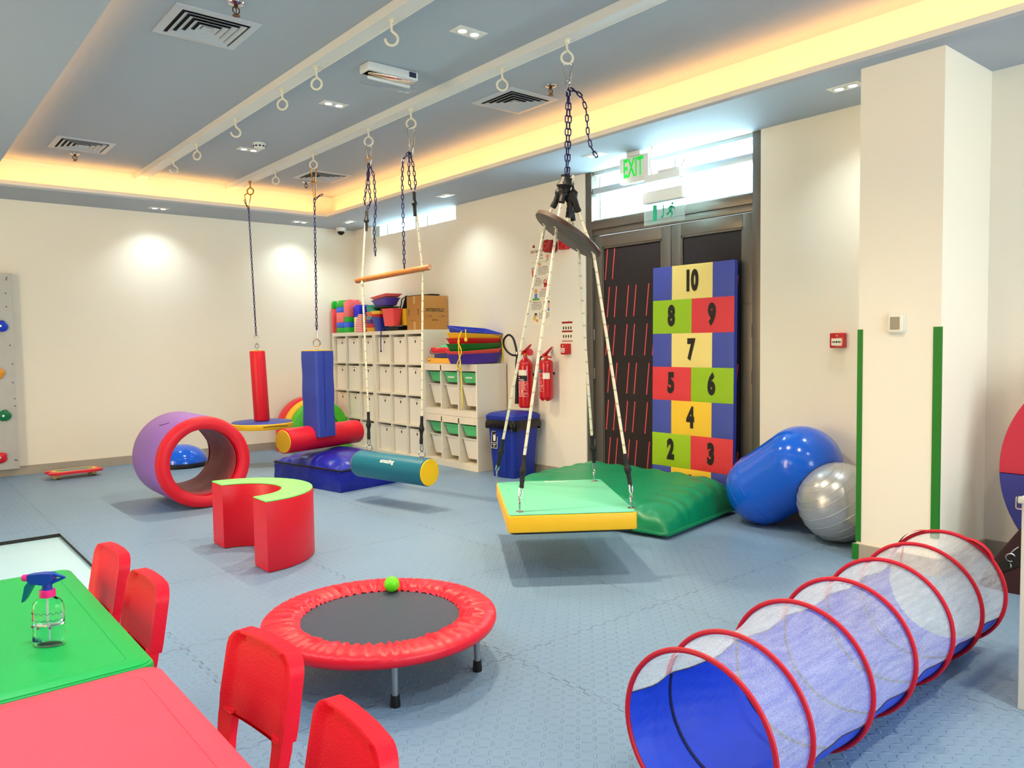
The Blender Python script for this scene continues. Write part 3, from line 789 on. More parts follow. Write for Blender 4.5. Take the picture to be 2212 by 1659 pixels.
# --- square platform swing on four ropes through a tilted wooden disc
ZP = .37
t = thing('platform_swing', 'hanging rectangular platform swing with a pale green top and yellow sides', 'swing', (3.14, 3.345, .27))
cor = [(2.603, 3.125), (3.17, 2.727), (3.678, 3.544), (3.109, 3.984)]
cen = V((sum(c[0] for c in cor) / 4, sum(c[1] for c in cor) / 4, 0))
ux = (V((*cor[1], 0)) - V((*cor[0], 0))).normalized(); uy = V((-ux.y, ux.x, 0))
M_ = frame(cen, ux, uy); PW, PL = .69, .985
b = MB(); b.prism(rrect(PW, PL, .02, 4), ZP - .006, ZP, M_, bev=.003); obj('top_pad', b, m_vgreen, t, True)
b = MB(); b.prism(rrect(PW + .012, PL + .012, .022, 4), ZP - .100, ZP - .006, M_, bev=.010); obj('side_band', b, m_vyel, t, True)
b = MB(); b.prism(rrect(PW - .02, PL - .02, .03, 4), ZP - .110, ZP - .1002, M_); obj('underside', b, m_zip, t, True)
b = MB(); text_mesh(b, 'amazing', .05, frame(M_ @ V((PW / 2 - .30, PL / 2 - .05, ZP + .0006)), -ux, -uy), bold=.0012)
obj('lettering', b, m_white, t, True, smooth=None, label='white maker lettering')
knot = V((3.165, 3.28, 2.23))
bolts = [(3.136, 3.945), (2.668, 3.160), (3.625, 3.530), (3.176, 2.812)]
rp = [[(3.122, 3.369, 2.065), (3.107, 3.41, 1.988), (3.129, 3.861, .664), (3.133, 3.924, .476)], [(3.115, 3.282, 2.084), (3.075, 3.276, 1.953), (2.731, 3.188, .669), (2.689, 3.169, .486)],
      [(3.232, 3.304, 1.997), (3.287, 3.315, 1.833), (3.567, 3.493, .681), (3.614, 3.521, .492)], [(3.188, 3.212, 2.029), (3.22, 3.127, 1.796), (3.187, 2.866, .663), (3.184, 2.824, .484)]]
for i, (bo, r) in enumerate(zip(bolts, rp)):
    b = MB(); b.tube([r[0], r[1], r[2]], .0085, 8); obj('rope', b, m_rope, t, True)
    b = MB(); sleeve(b, [knot + V((.012 * (i - 1.5), 0, 0)), knot * .45 + V(r[0]) * .55, r[0]], .0185, 1, i); obj('rope_sleeve', b, m_sleeve, t, True)
    b = MB(); sleeve(b, [r[2], (V(r[2]) + V(r[3])) / 2, r[3]], .0125, 1, i + 9); obj('rope_sleeve', b, m_sleeve, t, True)
    b = MB(); ring_bolt(b, (bo[0], bo[1], ZP), .036, .024, .0048, -.65); obj('eye_bolt', b, m_steel, t, True)
    e = V(r[3]); g = V((bo[0], bo[1], ZP + .075))
    b = MB(); b.tube([e + V((.011, 0, .012)), e.lerp(g, .6) + V((.012, 0, 0)), g + V((0, 0, -.002)), e.lerp(g, .6) + V((-.012, 0, 0)), e + V((-.011, 0, .012))], .005, 8); obj('thimble', b, m_steel, t, True)
b = MB(); sleeve(b, [knot + V((0, 0, -.02)), (3.175, 3.265, 2.10), (3.160, 3.268, 2.0)], .019, 1, 77); obj('rope_sleeve', b, m_sleeve, t, True)
b = MB(); sleeve(b, [knot + V((-.01, 0, .02)), (3.150, 3.285, 2.19), (3.145, 3.29, 2.12)], .030, 1, 78); obj('knot_wrap', b, m_sleeve, t, True)
b = MB(); b.tube([(3.152, 3.268, 2.005), (3.146, 3.268, 1.95), (3.160, 3.268, 1.93), (3.174, 3.268, 1.95), (3.168, 3.268, 2.005)], .005, 8)
b.tube([(3.188, 3.25, 2.25), (3.192, 3.25, 2.16), (3.176, 3.25, 2.11), (3.160, 3.25, 2.15), (3.184, 3.25, 2.25)], .005, 6); obj('rope_loop', b, m_rope, t, True)
dc = V((3.154, 3.268, 1.908)); major = (V((3.29, 3.147, 1.781)) - V((3.021, 3.387, 2.036))).normalized()
prp = fw - major * fw.dot(major); prp.normalize(); nn = major.cross(prp).normalized()
if nn.z > 0: nn = -nn
nrm = (nn * math.cos(.0) - prp * math.sin(.0)).normalized()
b = MB(); b.mi = 0; b.lathe([(.0, -.016), (.216, -.016), (.222, -.011), (.222, .011), (.216, .016), (.0, .016)], dc, nrm, seg=48)
for f in b.bm.faces:
    if abs(f.normal.dot(nrm)) < .6: f.material_index = 1
b.bm.normal_update()
for f in b.bm.faces: f.material_index = 1 if abs(f.normal.dot(nrm)) < .6 else 0
obj('spreader_disc', b, [m_ply, m_plyedge], t, True, label='tilted round dark plywood disc')
b = MB()
for r in rp:
    q = V(r[1]); q = q - nrm * ((q - dc).dot(nrm)) + nrm * .0165
    b.lathe([(.0, 0), (.016, 0), (.014, .003), (.0, .003)], q, nrm, seg=14)
obj('grommets', b, m_steel, t, True)
b = MB()
chain(b, [(3.178, 3.28, 2.742), (3.168, 3.283, 2.60), (3.160, 3.283, 2.23)], .037, .050, .025, .0042)
chain(b, [(3.182, 3.28, 2.742), (3.190, 3.279, 2.60), (3.170, 3.279, 2.23)], .037, .050, .025, .0042)
chain(b, [(3.182, 3.28, 2.748), (3.23, 3.28, 2.752), (3.294, 3.28, 2.723), (3.328, 3.28, 2.649), (3.338, 3.28, 2.515), (3.365, 3.28, 2.438), (3.415, 3.28, 2.391)], .037, .050, .025, .0042)
solo('swing_chain', 'doubled navy chain with a loose end arching out, above the platform swing', 'chain', b, m_chain, (3.165, 3.28, 2.23), 'swing chains')
carabiner((3.178, 3.283, 2.897), .110, 'large shiny steel carabiner above the platform swing', .55, m_chrome, w=.027, r=.0058)
carabiner((3.178, 3.283, 2.795), .058, 'short steel shackle between the large carabiner and the doubled chain', .9, m_steel, w=.014, r=.0035)

# ---------------------------------------------------------------- soft play on the floor
from mathutils import noise as NZ
def nz(p, s, seed=0.0): return NZ.noise(V((p[0] * s + seed, p[1] * s - seed, p[2] * s)))

# foam barrel lying on its side
t = thing('foam_barrel', 'purple foam barrel with red ends lying on its side', 'play barrel', (2.02, 6.62, 0))
RB, RI, Y0_, Y1_ = .366, .262, 6.25, 7.02
c = (2.02, 0, RB)
def yl(prof, seg=64, **k):
    b = MB(); b.lathe(prof, (2.02, 0, RB), (0, 1, 0), seg=seg, cap=False, **k); return b
b = yl([(RB - .004, Y0_ + .075), (RB, Y0_ + .085), (RB, Y1_ - .045), (RB - .004, Y1_ - .035)]); obj('outer_cover', b, m_vpurple, t, True)
b = yl([(RI, Y0_ + .05), (RI + .008, Y0_ + .012), (RI + .03, Y0_), (RB - .03, Y0_), (RB - .008, Y0_ + .014), (RB, Y0_ + .07), (RB - .012, Y0_ + .08)]); obj('end_ring', b, m_vred, t, True)
b = yl([(RI, Y1_ - .05), (RI + .008, Y1_ - .012), (RI + .03, Y1_), (RB - .03, Y1_), (RB - .008, Y1_ - .012), (RB, Y1_ - .04), (RB - .012, Y1_ - .05)]); obj('end_ring', b, m_vred, t, True)
b = MB()
b.grid(lambda u, w: V((2.02 + (RI + .012 * nz((math.cos(u * 6.283), math.sin(u * 6.283), w * 2.5), 1.6)) * math.cos(u * 2 * PI), Y0_ + .04 + (Y1_ - Y0_ - .08) * w, RB + (RI + .012 * nz((math.cos(u * 6.283), math.sin(u * 6.283), w * 2.5), 1.6)) * math.sin(u * 2 * PI))), 64, 14, cyc_u=True)
obj('inner_lining', b, m_vmaroon, t, True, smooth=60)
b = MB(); b.tube([(1.83, 6.52, RB + .314), (1.80, 6.60, RB + .294), (1.79, 6.66, RB + .287)], .002, 5); obj('scuff', b, m_zip, t, True)

# half ring of foam standing on the floor
t = thing('foam_half_ring', 'red foam half ring with a bright lime top standing upright', 'foam block', (1.90, 4.65, 0))
def half(ro, ri, n=36):
    P = [(1.68 + ro * math.cos(math.radians(-90 + 180 * k / n)), 4.65 + ro * math.sin(math.radians(-90 + 180 * k / n))) for k in range(n + 1)]
    P += [(1.68 + ri * math.cos(math.radians(90 - 180 * k / n)), 4.65 + ri * math.sin(math.radians(90 - 180 * k / n))) for k in range(n + 1)]
    return P
b = MB(); b.prism(half(.449, .256), 0, .405, bev=.010); obj('body', b, m_vred, t, True, smooth=30)
b = MB(); b.prism(half(.445, .260), .404, .412, bev=.003); obj('top_cover', b, m_vlime, t, True, smooth=30)

# balance dome
t = thing('balance_dome', 'shiny blue half-ball balance dome on a black base, seen through the barrel', 'balance dome', (2.56, 8.72, 0))
b = MB(); b.lathe([(.0, 0), (.265, 0), (.28, .012), (.28, .042), (.262, .05), (.0, .05)], seg=48); obj('base', b, m_black, t)
b = MB(); b.lathe([(.262, .05)] + [(.262 * math.cos(a), .05 + .185 * math.sin(a)) for a in [PI / 2 * k / 10 for k in range(1, 10)]] + [(.0, .235)], seg=48); obj('dome', b, mat('glossy_blue_rubber', (.03, .36, .88), .12, coat=.4), t)

# rocker board in rainbow rings
t = thing('rocker_board', 'low rainbow-ringed balance rocker board in front of the bare back wall', 'balance board', (1.535, 8.76, 0), .08)
cols = [('rb_red', (.86, .16, .22)), ('rb_orange', (.93, .45, .20)), ('rb_yellow', (.95, .82, .25)), ('rb_green', (.10, .52, .30)), ('rb_blue', (.10, .42, .75))]
rbm = [mat(n, c_, .4) for n, c_ in cols]
def bone(s):
    P = []
    for k in range(64):
        a = 2 * PI * k / 64; ca, sa = math.cos(a), math.sin(a)
        x = .255 * math.copysign(abs(ca) ** .55, ca); y = (.165 - .035 * math.cos(PI * x / .5)) * math.copysign(abs(sa) ** .6, sa)
        notch = .045 * math.exp(-(y / .035) ** 2) * (abs(x) / .255) ** 6
        x -= math.copysign(notch, x)
        d = 1 - s
        P.append((x - math.copysign(min(abs(x), d * .165), x) * 1.0, y - math.copysign(min(abs(y), d * .165), y)))
    return P
b = MB()
zt = .075
lv = [bone(s) for s in (1.0, .80, .66, .54, .36)]
vr = [[b.bm.verts.new((x, y, zt - (.012 if i == 0 else 0) + .006 * (i == 0))) for x, y in p] for i, p in enumerate(lv)]
bot = [b.bm.verts.new((x * .97, y * .97, zt - .028)) for x, y in lv[0]]
n = 64
for k in range(n):
    b._f([bot[k], bot[(k + 1) % n], vr[0][(k + 1) % n], vr[0][k]], 0)
    for i in range(4): b._f([vr[i][k], vr[i][(k + 1) % n], vr[i + 1][(k + 1) % n], vr[i + 1][k]], i)
b._f(vr[4], 4); b._f(bot[::-1], 0)
obj('deck', b, rbm, t, smooth=50)
b = MB()
for x in (-.16, .16):
    b.prism([(.10 * math.cos(a), .052 - .052 * math.sin(a) if False else .0) for a in (0,)] if False else [(-.10, .05), (-.085, .018), (-.05, .003), (0, 0), (.05, .003), (.085, .018), (.10, .05)], x - .02, x + .02, Matrix(((0, 0, 1, 0), (1, 0, 0, 0), (0, 1, 0, 0), (0, 0, 0, 1))))
obj('rocker', b, mat('cream_plastic', (.80, .70, .52), .5), t)

# rainbow crawl arch
t = thing('crawl_arch', 'plastic crawl arch of green, yellow and red bands standing behind the T-shaped swing', 'play arch', (4.205, 8.92, 0))
def arch(ro, ri, leg, n=24):
    P = [(ro, 0)] + [(ro * math.cos(PI * k / n), leg + ro * math.sin(PI * k / n)) for k in range(n + 1)] + [(-ro, 0)]
    P += [(-ri, 0)] + [(ri * math.cos(PI - PI * k / n), leg + ri * math.sin(PI - PI * k / n)) for k in range(n + 1)] + [(ri, 0)]
    return P
m_pgreen = mat('green_plastic', (.28, .72, .12), .35); m_pyel = mat('yellow_plastic', (.95, .74, .16), .35); m_pred = mat('red_toy_plastic', (.86, .12, .18), .35)
for y0, y1, m_, g in ((8.70, 8.84, m_pgreen, -.035), (8.84, 8.99, m_pyel, -.016), (8.99, 9.15, m_pred, .003)):
    M_ = Matrix(((1, 0, 0, 4.205), (0, 0, -1, y1), (0, 1, 0, 0), (0, 0, 0, 1)))
    b = MB(); b.prism(arch(.398 + g, .268 + g, .25), 0.001, y1 - y0 - .001, M_, bev=.012); o = obj('arch_band', b, m_, t, True, smooth=35)
    if m_ is m_pgreen:
        b = MB()
        for k in range(11):
            a = PI * (k + .5) / 11; r = .30; b.sphere((4.205 + r * math.cos(a), 8.70, .25 + r * math.sin(a)), .010, 10, 6)
        obj('studs', b, m_pgreen, o, True)
        b = MB()
        for sx in (-1, 1): b.box((4.205 + sx * .298 - .075, 8.68, 0), (4.205 + sx * .298 + .075, 8.70, .05), bev=.006)
        obj('foot', b, m_pgreen, o, True)

# crash cushions
def cushion(name, label, cat, corners, h_edge, h_top, m, pinch=.0, wr=.010, seed=1.0, seam_m=None, seam_z=None, flare=0.0, pw=2.6, N=46):
    A, B, Cc, D = [V((*c_, 0)) for c_ in corners]
    cen = (A + B + Cc + D) / 4
    t = thing(name, label, cat, cen)
    def base(u, w): return A * (1 - u) * (1 - w) + B * u * (1 - w) + Cc * u * w + D * (1 - u) * w
    b = MB()
    def top(u, w):
        p = base(u, w); U, W_ = abs(2 * u - 1), abs(2 * w - 1)
        k = (1 - U ** pw) * (1 - W_ ** pw)
        e = max(U, W_)
        z = h_edge + (h_top - h_edge) * k ** .62
        fold = nz((u * 9 if W_ > U else 1.3, w * 9 if U >= W_ else 1.3, 0), 1.7, seed) * wr * 2.2 * e ** 3
        z += fold * (1 - e ** 30) + nz(p, 6, seed) * wr * .8 * (1 - e ** 12)
        q = cen + (p - cen) * (1 - flare * (1 - z / max(h_top, .01)) * 0)
        return V((q.x, q.y, z))
    b.grid(top, N, N)
    # side skirt
    edge = [(i / (N - 1), 0) for i in range(N)] + [(1, i / (N - 1)) for i in range(1, N)] + [(1 - i / (N - 1), 1) for i in range(1, N)] + [(0, 1 - i / (N - 1)) for i in range(1, N - 1)]
    rings = []
    for j in range(7):
        s = j / 6; r = []
        for u, w in edge:
            p = top(u, w); e0 = base(u, w); out = (e0 - cen).normalized()
            bulge = pinch * math.sin(PI * s) + nz((e0.x, e0.y, s * .5), 7, seed + 3) * wr * math.sin(PI * s) * 1.2
            z = p.z * (1 - s)
            q = e0 + out * (bulge)
            r.append(V((q.x, q.y, max(z, .0))))
        rings.append(r)
    b.rings(rings, cap=False)
    b._f([b.bm.verts.new((*c_, 0.0)) for c_ in corners])
    bmesh.ops.remove_doubles(b.bm, verts=b.bm.verts[:], dist=1e-5)
    obj('cover', b, m, t, True, smooth=70)
    if seam_m:
        b = MB()
        P = []
        for u, w in edge:
            p = top(u, w); out = (base(u, w) - cen).normalized(); P.append(V((p.x, p.y, p.z if seam_z is None else seam_z)) + out * .003)
        b.tube(P, .008 if seam_z is None else .011, 6, closed=True); obj('piping', b, seam_m, t, True)
    return t
m_cblue = mat('navy_nylon', (.07, .13, .60), .28, bump=(7, .9, 6), var=.12, vscale=5)
cushion('crash_cushion', 'big dark blue crash cushion on the floor behind the teal bolster', 'floor cushion', [(3.10, 6.08), (3.80, 6.20), (3.62, 7.22), (2.92, 7.06)], .19, .315, m_cblue, pinch=.015, wr=.013, seed=2.0, seam_m=m_zip)
def gcush():
    t = thing('crash_cushion', 'big emerald green crash cushion against the number mat', 'floor cushion', (4.30, 3.90, 0))
    A, B, Cc, D = [V((*c_, 0)) for c_ in ((3.90, 3.15), (4.895, 3.32), (4.69, 4.66), (3.66, 4.50))]
    cen = (A + B + Cc + D) / 4; N = 60
    def base(u, w): return A * (1 - u) * (1 - w) + B * u * (1 - w) + Cc * u * w + D * (1 - u) * w
    def top(u, w):
        U, W_ = abs(2 * u - 1), abs(2 * w - 1); p = base(u, w)
        k = (1 - U ** 9) * (1 - W_ ** 12)
        z = .035 + (.265 - .17 * (1 - u) * (1 - w) ** 1.5) * k ** .5
        e = max(U, W_)
        f = math.sin((u if W_ > U else w) * 46 + 3 * nz(p, 5)) * .010 * max(0, e - .55) / .45 * (1 - e ** 16) * 1.4
        z += f + nz(p, 3.5, 4) * .012 * (1 - e ** 8)
        return V((p.x, p.y, max(z, .02)))
    b = MB(); b.grid(top, N, N)
    b.grid(lambda u, w: V((*base(u, w).to_2d(), .0 + .035 * max(abs(2 * u - 1), abs(2 * w - 1)) ** 14)), 20, 20)
    obj('cover', b, m_vdgreen, t, True, smooth=70)
    b = MB()
    edge = [(i / 30, 0) for i in range(31)] + [(1, i / 30) for i in range(1, 31)] + [(1 - i / 30, 1) for i in range(1, 31)] + [(0, 1 - i / 30) for i in range(1, 30)]
    b.tube([base(u, w) + V((0, 0, .033)) for u, w in edge], .013, 8, closed=True); obj('rolled_seam', b, m_vdgreen, t, True)
gcush()

# hopscotch number mat leaning on the door
t = thing('number_mat', 'tall padded hopscotch mat in coloured squares numbered up to ten, leaning on the double door', 'gym mat', (4.94, 3.757, 0))
hz, hw, hx0, hx1, th = 1.88, .775, 4.940, 4.965, .045
o_ = V((hx0, 3.757 + hw / 2, 0)); vdir = V((hx1 - hx0, 0, hz)).normalized(); hdir = V((0, -1, 0)); HL = V((hx1 - hx0, 0, hz)).length
HM = frame(o_, hdir, vdir)        # local x to the right as seen, y up, z towards the room
b = MB(); b.box((0, 0, -th), (hw, HL, -.004), HM, bev=.006); obj('core', b, mat('hop_blue_edge', (.22, .27, .66), .5), t, True)
hop = {'b': (.26, .31, .66), 'c': (.97, .87, .52), 'l': (.60, .76, .08), 'r': (.88, .22, .25), 'y': (.97, .78, .20)}
hm = {k: mat('hop_' + k, v, .5, bump=(7, .25, 4)) for k, v in hop.items()}
rows = [('byb', '1'), ('lr', '23'), ('byb', '4'), ('rl', '56'), ('bcb', '7'), ('lr', '89'), ('bcb', ('10',))]
m_num = mat('number_black', (.10, .09, .06), .6)
rh = HL / 7
for i, (cc_, nn_) in enumerate(rows):
    xs = [0, .25, .75, 1] if len(cc_) == 3 else [0, .5, 1]
    for j, k in enumerate(cc_):
        b = MB(); x0, x1 = xs[j] * hw, xs[j + 1] * hw
        b.grid(lambda u, w: HM @ V((x0 + (x1 - x0) * u, i * rh + rh * w, .001 + .005 * (u * (1 - u) * w * (1 - w) * 16) ** .3 + .002 * nz((u * 3 + j, w * 3 + i, 0), 1.5))), 9, 9)
        sq_ = obj('panel', b, hm[k], t, True, smooth=60)
        num = nn_[0] if len(cc_) == 3 and j == 1 else (nn_[j] if len(cc_) == 2 else None)
        if num:
            b = MB(); text_mesh(b, num, .212, HM @ Matrix.Translation(((x0 + x1) / 2, i * rh + rh * .5, .0085)), sx=.62 if len(num) == 1 else .60, bold=.013)
            obj('number', b, m_num, sq_, True, smooth=None)

# peanut ball and round ball
SB, SR = V((4.665, 2.400, .252)), .250
m_bblue = mat('blue_ball_rubber', (.05, .36, .84), .16, coat=.3)
m_silv = mat('silver_ball_rubber', (.70, .71, .72), .26, .5, coat=.2)
t = thing('peanut_ball', 'big shiny blue peanut-shaped exercise ball leaning on the white wall', 'exercise ball', (4.745, 2.93, 0))
Lc, Uc = V((4.742, 2.985, .251)), V((4.755, 2.705, .445)); ax = (Uc - Lc).normalized(); LL = (Uc - Lc).length
prof = []
for k in range(41):
    s = k / 40; z = -.250 + (LL + .250 + .260) * s
    if z < 0: r = math.sqrt(max(.250 ** 2 - z * z, 0))
    elif z > LL: r = math.sqrt(max(.260 ** 2 - (z - LL) ** 2, 0))
    else: r = .250 + .010 * z / LL - .004 * math.sin(PI * z / LL)
    prof.append((max(r, .0004), z))
b = MB(); b.lathe(prof, Lc, ax, seg=64)
for v in b.bm.verts:
    d = v.co - SB
    if d.length < SR + .002: v.co = SB + d.normalized() * (SR + .002)
    v.co.x = min(v.co.x, XR - .002); v.co.z = max(v.co.z, .0)
obj('shell', b, m_bblue, t, True, smooth=80)
b = MB()
for s in (-.15, -.10, .0, LL + .05, LL + .10, LL + .14, LL + .18, LL + .215):
    r = math.sqrt(.250 ** 2 - s * s) if s <= 0 else math.sqrt(.260 ** 2 - (s - LL) ** 2)
    P = [Lc + ax * s + (ax.orthogonal().normalized() * math.cos(a) + ax.cross(ax.orthogonal().normalized()) * math.sin(a)) * (r + .0005) for a in [2 * PI * k / 60 for k in range(60)]]
    P = [p for p in P if p.x < 5.015 and p.z > .004 and (p - SB).length > SR + .006]
    if len(P) == 60: b.tube(P, .0022, 5, closed=True)
obj('moulded_ribs', b, m_bblue, t, True)
t = thing('exercise_ball', 'silver grey exercise ball half hidden by the column', 'exercise ball', (SB.x, SB.y, 0))
b = MB(); b.sphere(SB, SR, 56, 32); obj('shell', b, m_silv, t, True, smooth=80)
b = MB(); axs = V((-.5, .35, .8)).normalized()
for s in (-.12, -.06, .0, .06, .12, .16, .20, .225):
    r = math.sqrt(SR ** 2 - s * s); o1 = axs.orthogonal().normalized(); o2 = axs.cross(o1)
    b.tube([SB + axs * s + (o1 * math.cos(2 * PI * k / 60) + o2 * math.sin(2 * PI * k / 60)) * (r + .0004) for k in range(60)], .0018, 5, closed=True)
obj('moulded_ribs', b, m_silv, t, True)

# trampoline
TC = V((1.54, 2.70, 0))
t = thing('trampoline', 'small round fitness trampoline with a gathered red rim cover', 'trampoline', TC)
m_tred = mat('red_nylon', (.89, .08, .18), .38, bump=(16, .25, 4))
b = MB()
NN = 240; R = []
for k in range(10):
    ring_ = []
    for j in range(NN):
        a = 2 * PI * j / NN
        g = .0060 * math.sin(a * 64 + 2.2 * math.sin(a * 7)) + .005 * math.sin(a * 97 + 3 * math.sin(a * 5))
        r, z = [(.440, .158), (.458, .162), (.466, .178), (.464, .196), (.452, .206), (.425, .211), (.39, .213), (.355, .211), (.328, .204), (.315, .190)][k]
        f = [0, .1, .1, .1, .2, .35, .7, 1.1, 1.0, .7][k]
        ring_.append(TC + V(((r + g * .4 * f) * math.cos(a), (r + g * .4 * f) * math.sin(a), z + g * f)))
    R.append(ring_)
b.rings(R, cap=False); obj('rim_cover', b, m_tred, t, True, smooth=70)
b = MB(); b.lathe([(.0, .186), (.335, .188), (.335, .184), (.0, .182)], TC, seg=64); obj('jump_mat', b, mat('black_mesh_mat', (.21, .26, .33), .5, bump=(220, .4)), t, True)
b = MB(); b.torus(TC + V((0, 0, .178)), (0, 0, 1), .43, .013, 64, 10); obj('frame_ring', b, m_steel, t, True)
m_leg = mat('grey_steel_tube', (.62, .64, .66), .3, .8)
for k in range(6):
    a = math.radians(-115 + 60 * k + 1.5); p = TC + V((.402 * math.cos(a), .402 * math.sin(a), 0))
    b = MB(); b.cyl(p + V((0, 0, .03)), p + V((0, 0, .178)), .0125, seg=16); lg = obj('leg', b, m_leg, t, True)
    b = MB(); b.lathe([(.0, 0), (.018, 0), (.019, .006), (.0165, .030), (.0160, .042), (.0, .042)], p, seg=16); obj('foot_cap', b, m_black, lg, True)
b = MB(); b.sphere((0, 0, .034), .034, 28, 16)
for v in b.bm.verts: v.co += V((1.733, 2.937, .1895))
t = solo('ball', 'small lime green ball resting on the trampoline mat', 'ball', b, mat('lime_ball', (.42, .88, .06), .35, bump=(30, .15)), (1.733, 2.937, .188))

# see-through play tunnel
t = thing('play_tunnel', 'white net play tunnel with red hoops and blue floor fabric', 'play tunnel', (2.55, 1.27, 0))
TH = .049; TO = V((1.634, 1.225, 0)); TD = V((math.cos(TH), math.sin(TH), 0)); TN = V((-TD.y, TD.x, 0)); TR_ = .224
TS = [0, .187, .558, .882, 1.22, 1.534, 1.823]
def tp(s, a, r): return TO + TD * s + TN * (r * math.cos(a)) + V((0, 0, TR_ + .008 + r * math.sin(a)))
def trad(s, a):
    for s0, s1 in zip(TS, TS[1:]):
        if s <= s1 + 1e-6:
            k = (s - s0) / (s1 - s0); L_2 = s1 - s0
            sag = .030 * L_2 / .35 * math.sin(PI * k)
            return TR_ - .003 - sag * (.6 + .4 * math.sin(a)) + .0025 * math.sin(a * 30 + s * 40) * math.sin(PI * k)
    return TR_
A0_, A1_ = math.radians(14), math.radians(203)      # net from A0 over the top to A1; blue the rest of the way
def net_mat():
    m = bpy.data.materials.new('white_net'); m.use_nodes = True
    nt = m.node_tree; N, L = nt.nodes, nt.links
    b = N['Principled BSDF']; b.inputs['Base Color'].default_value = (.92, .94, .97, 1); b.inputs['Roughness'].default_value = .6
    tr = N.new('ShaderNodeBsdfTransparent'); mx = N.new('ShaderNodeMixShader')
    tl = N.new('ShaderNodeBsdfTranslucent'); tl.inputs[0].default_value = (.9, .93, .97, 1); m1 = N.new('ShaderNodeMixShader'); m1.inputs[0].default_value = .4
    L.new(b.outputs[0], m1.inputs[1]); L.new(tl.outputs[0], m1.inputs[2])
    tc = N.new('ShaderNodeTexCoord'); mp = N.new('ShaderNodeMapping'); mp.inputs['Scale'].default_value = (5.0, 60, 60)
    n = N.new('ShaderNodeTexNoise'); n.inputs['Scale'].default_value = 1.0; n.inputs['Detail'].default_value = 5
    L.new(tc.outputs['Object'], mp.inputs[0]); L.new(mp.outputs[0], n.inputs['Vector'])
    r = N.new('ShaderNodeMapRange'); r.inputs[1].default_value = .36; r.inputs[2].default_value = .72; r.inputs[3].default_value = .29; r.inputs[4].default_value = .42
    L.new(n.outputs['Fac'], r.inputs[0])
    # the weave itself: rows of tiny holes
    g = N.new('ShaderNodeTexVoronoi'); g.inputs['Scale'].default_value = 260; L.new(tc.outputs['Object'], g.inputs['Vector'])
    k = N.new('ShaderNodeMapRange'); k.inputs[1].default_value = .15; k.inputs[2].default_value = .6; k.inputs[3].default_value = .72; k.inputs[4].default_value = 1.25
    L.new(g.outputs['Distance'], k.inputs[0])
    ml = N.new('ShaderNodeMath'); ml.operation = 'MULTIPLY'; L.new(r.outputs[0], ml.inputs[0]); L.new(k.outputs[0], ml.inputs[1]); ml.use_clamp = True
    L.new(ml.outputs[0], mx.inputs[0]); L.new(tr.outputs[0], mx.inputs[1]); L.new(m1.outputs[0], mx.inputs[2])
    L.new(mx.outputs[0], N['Material Output'].inputs[0])
    return m
m_net = net_mat()
m_tblue = mat('blue_tunnel_fabric', (.10, .26, .80), .45, bump=(12, .5, 5))
nsg = 72
b = MB(); b.grid(lambda u, w: tp(TS[-1] * u, A0_ + (A1_ - A0_) * w, trad(TS[-1] * u, A0_ + (A1_ - A0_) * w)), nsg, 60); obj('net', b, m_net, t, True, smooth=80)
def blue_z(u, w):
    a = A1_ + (A0_ + 2 * PI - A1_) * w; s = TS[-1] * u; p = tp(s, a, trad(s, a)); p.z = max(p.z, .006); return p
b = MB(); b.grid(blue_z, nsg, 44); obj('floor_fabric', b, m_tblue, t, True, smooth=80)
b = MB()
for a in (A0_, A1_): b.tube([tp(TS[-1] * k / 60, a, trad(TS[-1] * k / 60, a) + .001) for k in range(61)], .0025, 5)
for s_ in TS[1:-1]: b.tube([tp(s_, A1_ + (A0_ + 2 * PI - A1_) * k / 30, TR_ - .0045) for k in range(31)], .0055, 6)
obj('seam', b, mat('navy_seam_tape', (.07, .09, .30), .6), t, True)
m_hoop = mat('red_hoop_binding', (.78, .05, .16), .5)
for s in TS:
    b = MB(); b.tube([tp(s, 2 * PI * k / 72, TR_ + .0055) for k in range(72)], .0078, 8, closed=True); obj('hoop', b, m_hoop, t, True)
for a0, da, dz in ((1.95, .5, .012), (1.25, -.55, .010)):
    b = MB(); b.grid(lambda u, w: tp(TS[-1] + .012 - .03 * w, a0 + da * u, TR_ + .012 + dz * math.sin(u * 3)), 10, 2); obj('tie_ribbon', b, m_hoop, t, True)
b = MB(); b.tube([tp(TS[-1] - .1, .9, TR_ - .02), tp(TS[-1] - .13, .82, TR_ * .8), tp(TS[-1] - .12, .6, TR_ * .7)], .004, 6)
obj('tie_ribbon', b, m_hoop, t, True)

# climbing board with moulded holds
t = thing('climbing_board', 'grey climbing board with coloured holds fixed to the back wall at the picture edge', 'climbing board', (.6, 9.24, .075))
b = MB(); b.box((0.05, 9.205, .078), (1.128, 9.245, 2.05), bev=.004); obj('panel', b, mat('grey_board', (.78, .77, .74), .6, var=.1, vscale=8, bump=(40, .2)), t, True)
b = MB(); b.box((0.06, 9.245, .09), (1.115, 9.288, 2.03)); obj('backing_frame', b, mat('pale_wood', (.86, .74, .58), .6), t, True)
b = MB(); rr_ = random.Random(5)
for x, z in ((1.09, 2.005), (1.085, 1.985), (1.075, 1.85), (1.075, 1.715), (1.09, 1.33), (1.105, 1.14), (1.10, .955), (1.11, .79), (1.11, .715), (1.09, .17), (1.105, .165), (.80, 1.8), (.8, 1.3), (.8, .8)):
    b.cyl((x, 9.2045, z), (x, 9.2005, z), .006, seg=10)
obj('screws', b, m_black, t, True)
